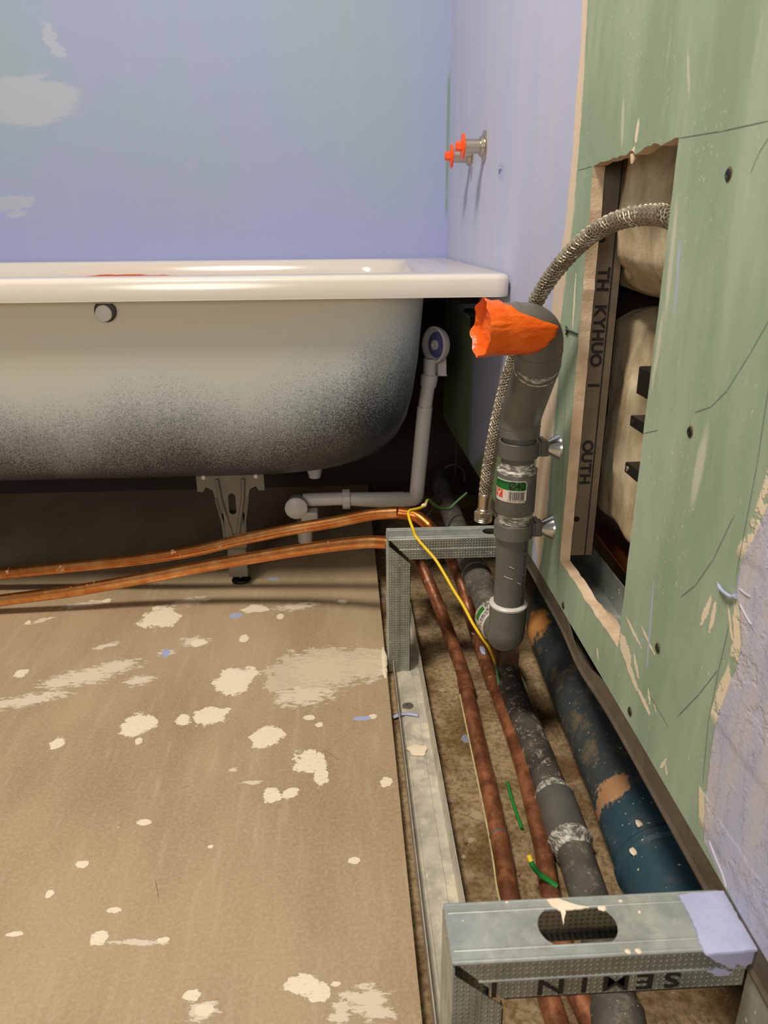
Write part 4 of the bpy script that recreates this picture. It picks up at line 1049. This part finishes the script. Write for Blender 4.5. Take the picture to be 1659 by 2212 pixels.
# printed letters (upside down) on the near beam flange
yy = na.y - .0004
for ch, u in (('S', 1450), ('E', 1393), ('M', 1330), ('I', 1262), ('N', 1190), ('I', 1068)):
    c = ony(u, 2130, yy); v, f = text_flat(ch, .0225, .0001 if ch == 'M' else .0004)
    mb = MB(); mb.add([Vector((c.x - p.x*1.15, yy, ZT - .0250 - p.y*.85)) for p in v], f); mb.build('printed_letter', M['ink'], near_)
# lavender filler and plaster on the near beam
def patch(outline, z, h, name, mat, parent, seed=0, wob=.0012):
    P = []
    n = len(outline)
    for i in range(n):
        a, b = outline[i], outline[(i+1) % n]
        for k in range(6):
            t = k/6; u = a[0] + (b[0]-a[0])*t; v = a[1] + (b[1]-a[1])*t; p = onz(u, v, z)
            p.x += wob*mnoise.noise(Vector((p.x*300, p.y*300, seed))); p.y += wob*mnoise.noise(Vector((p.x*300, p.y*300, seed+5))); P.append(p)
    c = sum(P, Vector())/len(P)
    m = MB(); m.rings([P, [p.lerp(c, .02) + Vector((0,0,h)) for p in P], [p.lerp(c, .12) + Vector((0,0,h*1.1)) for p in P]]); return m.build(name, mat, parent, smooth=50)
lav_p = patch([(1464,1934),(1562,1925),(1590,1975),(1630,2040),(1640,2056),(1527,2064),(1515,2050),(1495,1990),(1473,1950)], ZT + .0003, .0014, 'lavender_filler', M['lav'], near_, 2)
lav_p['label'] = 'lavender filler smeared over the beam end'
def fpatch(outline, name, seed):
    P = []; n = len(outline)
    for i in range(n):
        a, b = outline[i], outline[(i+1) % n]
        for k in range(6):
            t = k/6; p = ony(a[0] + (b[0]-a[0])*t, a[1] + (b[1]-a[1])*t, na.y - .0002)
            p.x += .0022*mnoise.noise(Vector((p.x*260, p.z*260, seed))); p.z += .0016*mnoise.noise(Vector((p.x*260, p.z*260, seed+5))); P.append(p)
    c = sum(P, Vector())/len(P)
    m = MB(); m.rings([P, [p.lerp(c, .04) + Vector((0,-.0008,0)) for p in P], [p.lerp(c, .3) + Vector((0,-.0010,0)) for p in P]]); return m.build(name, M['lav'], near_, smooth=50)
fpatch([(1524,2058),(1580,2052),(1640,2050),(1634,2074),(1612,2086),(1590,2082),(1584,2092),(1556,2080),(1536,2072)], 'lavender_filler', 4)
fpatch([(1526,2096),(1552,2090),(1582,2098),(1574,2106),(1545,2106)], 'lavender_filler', 9)
patch([(1180,1945),(1205,1942),(1240,1955),(1275,1962),(1245,1966),(1222,1968),(1217,2000),(1211,1970),(1190,1958)], ZT + .0004, .001, 'cream_plaster', M['cream'], near_, 3, .0006)
a = MB()
for u, v, s in ((1355,2056,.0022),(1378,2055,.0024),(1300,1962,.003),(1000,1990,.0006),(1381,1971,.0012),(1340,1947,.0014),(1095,1950,.001)): a = MB(); blob(a, onz(u, v, ZT), s, s*.8, .0007, seed=u*.01); a.build('plaster_fleck', M['cream'], near_, smooth=50)
# short stud behind the near frame, under the wall
t_ = thing('wall_stud', 'short grey steel stud standing under the wall at the lower right corner', 'steel stud', (.262, .30, FL)); q = MB(); q.box((.2575, .292, FL+.03), (.2985, .293, .186)); q.box((.2575,.292,FL+.03),(.2585,.34,.186)); q.build('profile', M['galv'], t_)

# plaster lump at the board edge by the far post
lm = MB(); q = onz(829, 1440, -.004)
lm.tube(catmull([onz(827,1398,.001), onz(830,1425,.002), onz(831,1450,.0), onz(834,1475,-.004), onz(836,1500,-.008)], 6), [.001,.002,.003,.004,.005,.0055,.0055,.005,.0055,.005,.004,.0045,.005,.004,.0035,.003,.004,.003,.0025,.003,.0025,.002,.002,.0015,.001], 10, flat=.8)
tag(lm.build('plaster_lump', M['cream'], smooth=60), 'cream plaster lump squeezed out between floor board and the foot of the far frame', 'plaster lump')

# ================================================================== BRAIDED HOSE
def hose():
    img = [(1520,500,.585),(1447,470,.622),(1420,464,.645),(1380,466,.675),(1330,478,.705),(1280,505,.735),(1235,545,.765),(1195,592,.795),(1165,638,.82),(1143,685,.845),(1122,740,.872),(1102,800,.89),(1084,868,.90),(1070,930,.905),(1058,995,.91),(1051,1040,.91),(1048,1072,.91)]
    P = []
    for u, v, y in img:
        p = ony(u, v, y)
        if p.x > .243 and u < 1330: p = onx(u, v, .243)
        P.append(p)
    c = catmull(P, 8)
    r = thing('braided_hose', 'braided steel flexible hose arching out of the wall opening and hanging behind the waste pipe', 'hose', P[-1])
    # woven steel strands over a dark rubber core
    Ls = [0]
    for i in range(1, len(c)): Ls.append(Ls[-1] + (c[i]-c[i-1]).length)
    step = .0010; n_ = int(Ls[-1] / step); path = []; k = 0
    for i in range(n_ + 1):
        l = min(i * step, Ls[-1] - 1e-6)
        while Ls[k+1] < l: k += 1
        path.append(c[k].lerp(c[k+1], (l - Ls[k]) / (Ls[k+1] - Ls[k])))
    T = [(path[min(i+1, n_)] - path[max(i-1, 0)]).normalized() for i in range(n_ + 1)]
    N = (Vector((0,1,0)) - T[0]*T[0].y).normalized(); F = []
    for t in T:
        N = (N - t*N.dot(t)).normalized(); F.append((N.copy(), t.cross(N)))
    mb = MB(); mb.tube(path, .0071, 20, mi=1); NS = 8; pitch = .032
    for sg in (1, -1):
        for q in range(NS):
            pts = []
            for i, p in enumerate(path):
                a = 2*math.pi*(q/NS) + sg*2*math.pi*i*step/pitch
                rr = .0077 + .0005*math.sin(NS*(i*step/pitch)*2*math.pi + (0 if sg > 0 else math.pi) + q*math.pi)
                pts.append(p + (F[i][0]*math.cos(a) + F[i][1]*math.sin(a))*rr)
            mb.tube(pts, .0011, 5, cap=False, flat=.8)
    mb.build('braid', [M['strand'], M['core_rubber']], r, smooth=80)
    d = (P[-1] - P[-2]).normalized(); e = P[-1]
    MB().lathe(e - d*.004, d, [(0,.0080),(.001,.0088),(.008,.0088),(.0095,.0082),(.021,.0082),(.022,.0092),(.025,.0092)], 24).build('ferrule', M['steel'], r, smooth=30)
    MB().lathe(e + d*.020, d, [(0,.0100),(.001,.0125),(.0065,.0125),(.0075,.0115)], 6).build('hex_nut', M['steel'], r, smooth=20)
    MB().lathe(e + d*.027, d, [(0,.0112)] + [(.0012*i + .0005, .0122 if i % 2 else .0112) for i in range(1, 7)] + [(.0085,.010),(.004,.0085)], 28).build('threaded_end', M['steel'], r, smooth=25)
hose()

# ================================================================== EARTH WIRES
def wires():
    P = [ony(1008,1065,1.30), ony(985,1085,1.28), ony(968,1100,1.26), ony(945,1095,1.22), ony(925,1080,1.18), ony(918,1092,1.15), ony(905,1098,1.13), ony(884,1104,1.11), ony(884,1120,1.09), ony(893,1145,1.065), ony(899,1160,1.035),
         ony(920,1185,1.02), ony(940,1208,1.00), ony(960,1240,.98), ony(980,1275,.96), ony(1002,1310,.94), ony(1022,1348,.92), ony(1042,1378,.905), ony(1058,1402,.90), onz(1072,1440,.010), onz(1076,1470,-.005), onz(1080,1500,-.02)]
    r = thing('earth_wire', 'long thin yellow earth wire draped over the far steel frame', 'wire', P[-1])
    MB().tube(catmull(P, 6), .0023, 10).build('sheath', M['wire'], r, smooth=60)
    MB().lathe(ony(915,1092,1.145), (1,.2,.3), [(-.004,.002),(-.002,.0036),(.003,.0034),(.005,.002)], 8).build('wire_joint', M['paper'], r, smooth=60)
    P = [onz(1143,1850,.012), onz(1150,1868,.008), onz(1165,1888,-.004), onz(1185,1902,-.010), onz(1203,1915,-.014)]
    r = thing('earth_wire', 'short green wire stub poking up between copper pipe and drain pipe', 'wire', P[-1])
    c = catmull(P, 8); MB().tube(c, .0030, 12).build('green_sheath', M['greenw'], r, smooth=60); MB().tube([c[0] + (c[0]-c[1])*.0, c[3]+Vector((0,0,.0004)), c[6]+Vector((0,0,.0004))], .0031, 12).build('yellow_stripe', M['yelw'], r, smooth=60)
    P = [onz(1096,1690,FL+.006), onz(1104,1720,FL+.004), onz(1115,1755,FL+.003), onz(1128,1790,FL+.003)]
    r = thing('earth_wire', 'thin green wire lying on the slab between the two copper pipes', 'wire', P[-1])
    MB().tube(catmull(P, 8), .0022, 10).build('sheath', M['greenw'], r, smooth=60)
    P = [ony(985,925,1.6), ony(985,1000,1.55), ony(978,1045,1.5), ony(958,1078,1.4), ony(935,1100,1.33), ony(920,1118,1.28)]
    r = thing('grey_cable', 'thin dark grey cable hanging in the shadow beside the bath drain', 'cable', P[-1])
    MB().tube(catmull(P, 8), .0016, 8).build('sheath', M['grass'], r, smooth=60)
    c0 = ony(978, 1032, 1.62)
    tag(MB().tube([c0 + Vector((.028*math.cos(a), 0, .032*math.sin(a))) for a in [math.pi*(-.1 + 1.3*i/24) for i in range(25)]], .0028, 10).build('cable_loop', M['grass'], smooth=60), 'curved grey conduit loop in the dark corner under the tub end', 'conduit')
wires()

# ================================================================== SHOWER OUTLETS
def outlet(u, v, y, label, s=1):
    z = onx(u, v, W).z; c = Vector((W, y, z))
    r = thing('water_outlet', label, 'water outlet', c, 'capped water outlets on the wall'); ax = Vector((-1, 0, 0))
    MB().lathe(c, ax, [(0,.026),(.002,.026),(.003,.024),(.003,.017),(.009,.0165),(.010,.012)], 32).build('wall_ring', M['steel'], r, smooth=30)
    MB().lathe(c, ax, [(.008,.0120),(.036,.0120)], 28).build('brass_tail', M['steel'], r, smooth=40)
    MB().lathe(c, ax, [(.0365,.012),(.0370,.0205),(.0395,.0215),(.0410,.0205),(.0415,.011)], 28).build('cap_flange', M['orange'], r, smooth=40)
    MB().lathe(c, ax, [(.0405,.0085),(.0505,.0080),(.0520,.0065),(.0520,.0)], 6).build('cap_knob', M['orange'], r, smooth=20)
outlet(1047, 316, onx(1047, 320, W).y, 'nearer orange-capped water outlet sticking out of the blue wall')
outlet(1020, 336, onx(1018, 340, W).y, 'farther orange-capped water outlet, close to the room corner')
# crescent filler tears below them
for k, (u, v) in enumerate(((1042, 366), (1018, 380))):
    mb = MB(); p = onx(u, v, W - .0005)
    mb.tube(catmull([p + Vector((0, -.008, .045)), p + Vector((0, -.010, .022)), p + Vector((-.001, -.004, .006)), p + Vector((0, .010, -.012))], 6), [.0004]*3 + [.0012]*13 + [.0004]*3, 8)
    tag(mb.build('filler_ridge', M['lav'], smooth=60), ('thin curved filler ridge under the nearer orange-capped outlet', 'thin curved filler ridge under the farther orange-capped outlet')[k], 'filler ridge')
mb = MB(); p = onx(1081, 369, W); mb.tube([p + Vector((0, -.012, .003)), p + Vector((-.0015, 0, .003)), p + Vector((0, .012, -.003))], [.0005, .0022, .0005], 8)
tag(mb.build('filler_ridge', M['lav'], smooth=60), 'small raised lavender filler nib on the blue wall right of the outlets', 'filler ridge')
# filler curl by the lavender skim
c = [onx(1549,1257,W-.0006), onx(1556,1271,W-.002), onx(1566,1281,W-.003), onx(1578,1288,W-.002), onx(1590,1288,W-.0006)]
tag(MB().tube(catmull(c, 6), [.0004]*3 + [.0012]*19 + [.0018]*3, 10).build('filler_curl', M['lav'], smooth=60), 'curled lavender filler tail on green board beside the lavender skim', 'filler curl')
mb = MB()
for a in [((1532,1815),(1545,1850),(1562,1890),(1570,1920)), ((1598,1303),(1612,1330),(1624,1350)), ((1596,1270),(1610,1282),(1622,1290))]:
    mb.tube(catmull([onx(u, v, W) for u, v in a], 6), [.0002] + [.0009]*(6*(len(a)-1)-1) + [.0002], 8, flat=.7)
tag(mb.build('trowel_ridges', M['skim'], smooth=60), 'fine trowel ridges standing up on the lavender skim at the right edge', 'filler ridge', kind='stuff')

# ================================================================== DRYWALL SCREWS
for u, v, lbl in ((1574,377,'uppermost drywall screw sunk in the green board, right of the opening'), (1491,933,'drywall screw sunk in the green board at mid height right of the opening'),
                  (1421,1400,'drywall screw sunk in the green board below right of the opening'), (1361,1537,'drywall screw near the bottom edge of the green board, at the front'),
                  (1217,1308,'drywall screw near the bottom edge of the green board, behind the waste pipe')):
    p = onx(u, v, W)
    r = thing('drywall_screw', lbl, 'screw', p, 'drywall screws in the green board')
    MB().lathe(p + Vector((.0005,0,0)), (-1,0,0), [(0,.0052),(.0005,.0050),(.0007,.0044)], 24).build('recess', M['hole'], r, smooth=30)
    MB().lathe(p + Vector((-.0004,0,0)), (-1,0,0), [(0,.0036),(.0006,.0034),(.0007,.0016),(.0004,.0014)], 20).build('head', M['screw'], r, smooth=30)
# dark wire tie at the board edge
mb = MB(); mb.tube([onx(1222,713,W-.0006), onx(1235,716,W-.001), onx(1247,722,W-.0006)], .0010, 8)
mb.tube([onx(1223,706,W-.0006), onx(1226,714,W-.002), onx(1223,722,W-.0006)], .0012, 8)
tag(mb.build('wire_nib', M['grass'], smooth=60), 'small dark wire nib sticking out of the green strip left of the opening', 'wire')

# ================================================================== INSIDE THE OPENING
def cavity():
    ys = .822
    st = thing('wall_stud', 'tall matt steel stud with hand-inked letters inside the wall opening', 'steel stud', (W+.013, ys, .27))
    zb = .274; zt = 1.2; xs = W + .0132
    m = MB(); m.box((xs, ys, zb), (xs+.030, ys+.0008, zt)); m.box((xs, ys, zb), (xs+.0008, ys+.035, zt)); m.box((xs+.0292, ys, zb), (xs+.030, ys+.035, zt)); m.build('profile', M['stud'], st)
    g = MB(); g.box((xs+.0196, ys-.0006, zb), (xs+.0210, ys, zt)); g.build('groove', M['ink'], st)
    for z in (.322, .640): MB().lathe((xs+.006, ys-.0002, z), (0,-1,0), [(0,.0035),(.0004,.0035)], 16).build('screw_hole', M['black'], st)
    def col(txt, v0, v1):
        n = len(txt); mb = MB()
        for i, ch in enumerate(txt):
            if ch == ' ': continue
            z = ony(1290, v0 + (v1-v0)*(i+.5)/n, ys).z; v, f = text_flat(ch, .0175, .0007)
            mb.add([Vector((xs + .0108 + p.y*1.0, ys - .0006, z - p.x*1.05)) for p in v], f)
        mb.build('ink_word', M['ink'], st)
    col('TH KYHUO I', 576, 846); col('OUTH', 952, 1046)
    # mineral wool
    def batt(z0, z1, xb, bulge, name, label, seed, rough=.25, y0=.50, y1=.90):
        NY, NZ = 44, 60; m = MB(); b = len(m.v); idx = {}
        for j in range(NZ+1):
            for i in range(NY+1):
                y = y0 + (y1-y0)*i/NY; z = z0 + (z1-z0)*j/NZ; tz = j/NZ; ty = i/NY
                e = min(1, min(tz, 1-tz)*14)**.5; q = Vector((y*11, z*7, seed))
                n1 = mnoise.fractal(q, 1, 2, 5) if hasattr(mnoise, 'fractal') else mnoise.noise(q)
                x = xb - bulge*e*(.8 + rough*n1) + (1-e)*.02
                if y > .795: x = max(x, .303)
                zz = z + .010*mnoise.noise(Vector((y*14, z*14, seed+4)))
                idx[i, j] = len(m.v); m.v.append(Vector((min(x, .372), y, zz)))
        for j in range(NZ):
            for i in range(NY): m.f.append([idx[i,j], idx[i+1,j], idx[i+1,j+1], idx[i,j+1]]); m.m.append(0)
        # back and sides
        N0 = len(m.v)
        bd = [(i, 0) for i in range(NY)] + [(NY, j) for j in range(NZ)] + [(i, NZ) for i in range(NY, 0, -1)] + [(0, j) for j in range(NZ, 0, -1)]
        bb = [len(m.v) + k for k in range(len(bd))]
        for k in bd: p = m.v[idx[k]]; m.v.append(Vector((.3745, p.y, p.z)))
        for k in range(len(bd)):
            l = (k+1) % len(bd); m.f.append([idx[bd[l]], idx[bd[k]], bb[k], bb[l]]); m.m.append(0)
        m.f.append(bb); m.m.append(0)
        tag(m.build(name, M['wool'], smooth=70), label, 'insulation', 'mineral wool in the wall cavity')
    batt(.582, 1.1, .328, .050, 'insulation_batt', 'bulging upper pad of cream mineral wool inside the wall opening', 2.3)
    batt(.296, .570, .350, .036, 'insulation_batt', 'long lower pad of cream mineral wool inside the wall opening', 7.7)
    # black clips at the near edge
    for k, (u, v, hw, hh, lab) in enumerate(((1400, 823, .014, .0135, 'large square black plastic clip at the right edge of the wall opening'), (1383, 911, .014, .0055, 'slim black plastic clip below the square one in the wall opening'),
                                    (1371, 1012, .014, .0055, 'lowest black plastic clip with a pale screw in the wall opening'))):
        p = onx(u, v, .292); r = thing('plastic_clip', lab, 'plastic clip', p, 'black clips in the wall opening')
        y1 = p.y + hw*.5
        MB().box((.284, y1-.075, p.z-hh), (.304, y1, p.z+hh)).build('body', M['black'], r, bevel=.0012)
        if k: MB().lathe((.290, y1-.007, p.z), (-1,0,0), [(.004,.003),(.0065,.003),(.007,.002)], 12).build('screw_head', M['steel'] if k == 2 else M['screw'], r)
    # sole track behind the board and a pipe in the cavity
    tk = thing('cavity_track', 'steel floor track seen at the bottom of the wall opening', 'steel track', (.27, .5, .23)); q = MB()
    q.box((.2690, .30, .222), (.316, .95, .2228)); q.box((.3155, .30, .222), (.3163, .95, .262)); q.box((.2690, .30, .222), (.2698, .95, .256)); q.build('profile', M['galv'], tk)
    pp = MB().tube(catmull([Vector((.335, .45, .268)), Vector((.338, .60, .262)), Vector((.340, .75, .262)), Vector((.345, .92, .262))], 8), .009, 20)
    r = thing('cavity_pipe', 'dull red copper pipe low inside the wall opening', 'copper pipe', (.335, .45, .268)); pp.build('pipe', M['cud'], r, smooth=60)
    q = MB(); blob(q, (.290, .70, .2228), .013, .07, .012, seed=6, amp=.3); tag(q.build('gypsum_debris', M['core'], smooth=60), 'heap of broken gypsum lying on the track in the wall opening', 'debris')
cavity()
# torn paper at the top edge of the opening
mb = MB(); q = onx(1364, 338, W); mb.lathe(q + Vector((.001,0,-.006)), (.3,.4,1), [(0,.0008),(.003,.0022),(.008,.0034),(.009,.001)], 7)
tag(mb.build('gypsum_nib', M['core'], smooth=60), 'torn gypsum nib hanging from the top edge of the wall opening', 'debris')

# ================================================================== DARK END UNDER THE TUB
br = thing('wall_bracket', 'dark steel bath rim bracket on the wall under the right end of the tub', 'bracket', (.254, 1.45, .50))
q = MB(); q.box((.235, 1.40, .5), (.2545, 1.50, .506)); q.box((.249, 1.40, .47), (.2545, 1.50, .5)); q.box((.20, 1.44, .52), (.2545, 1.47, .545)); q.build('plate', M['dark'], br)
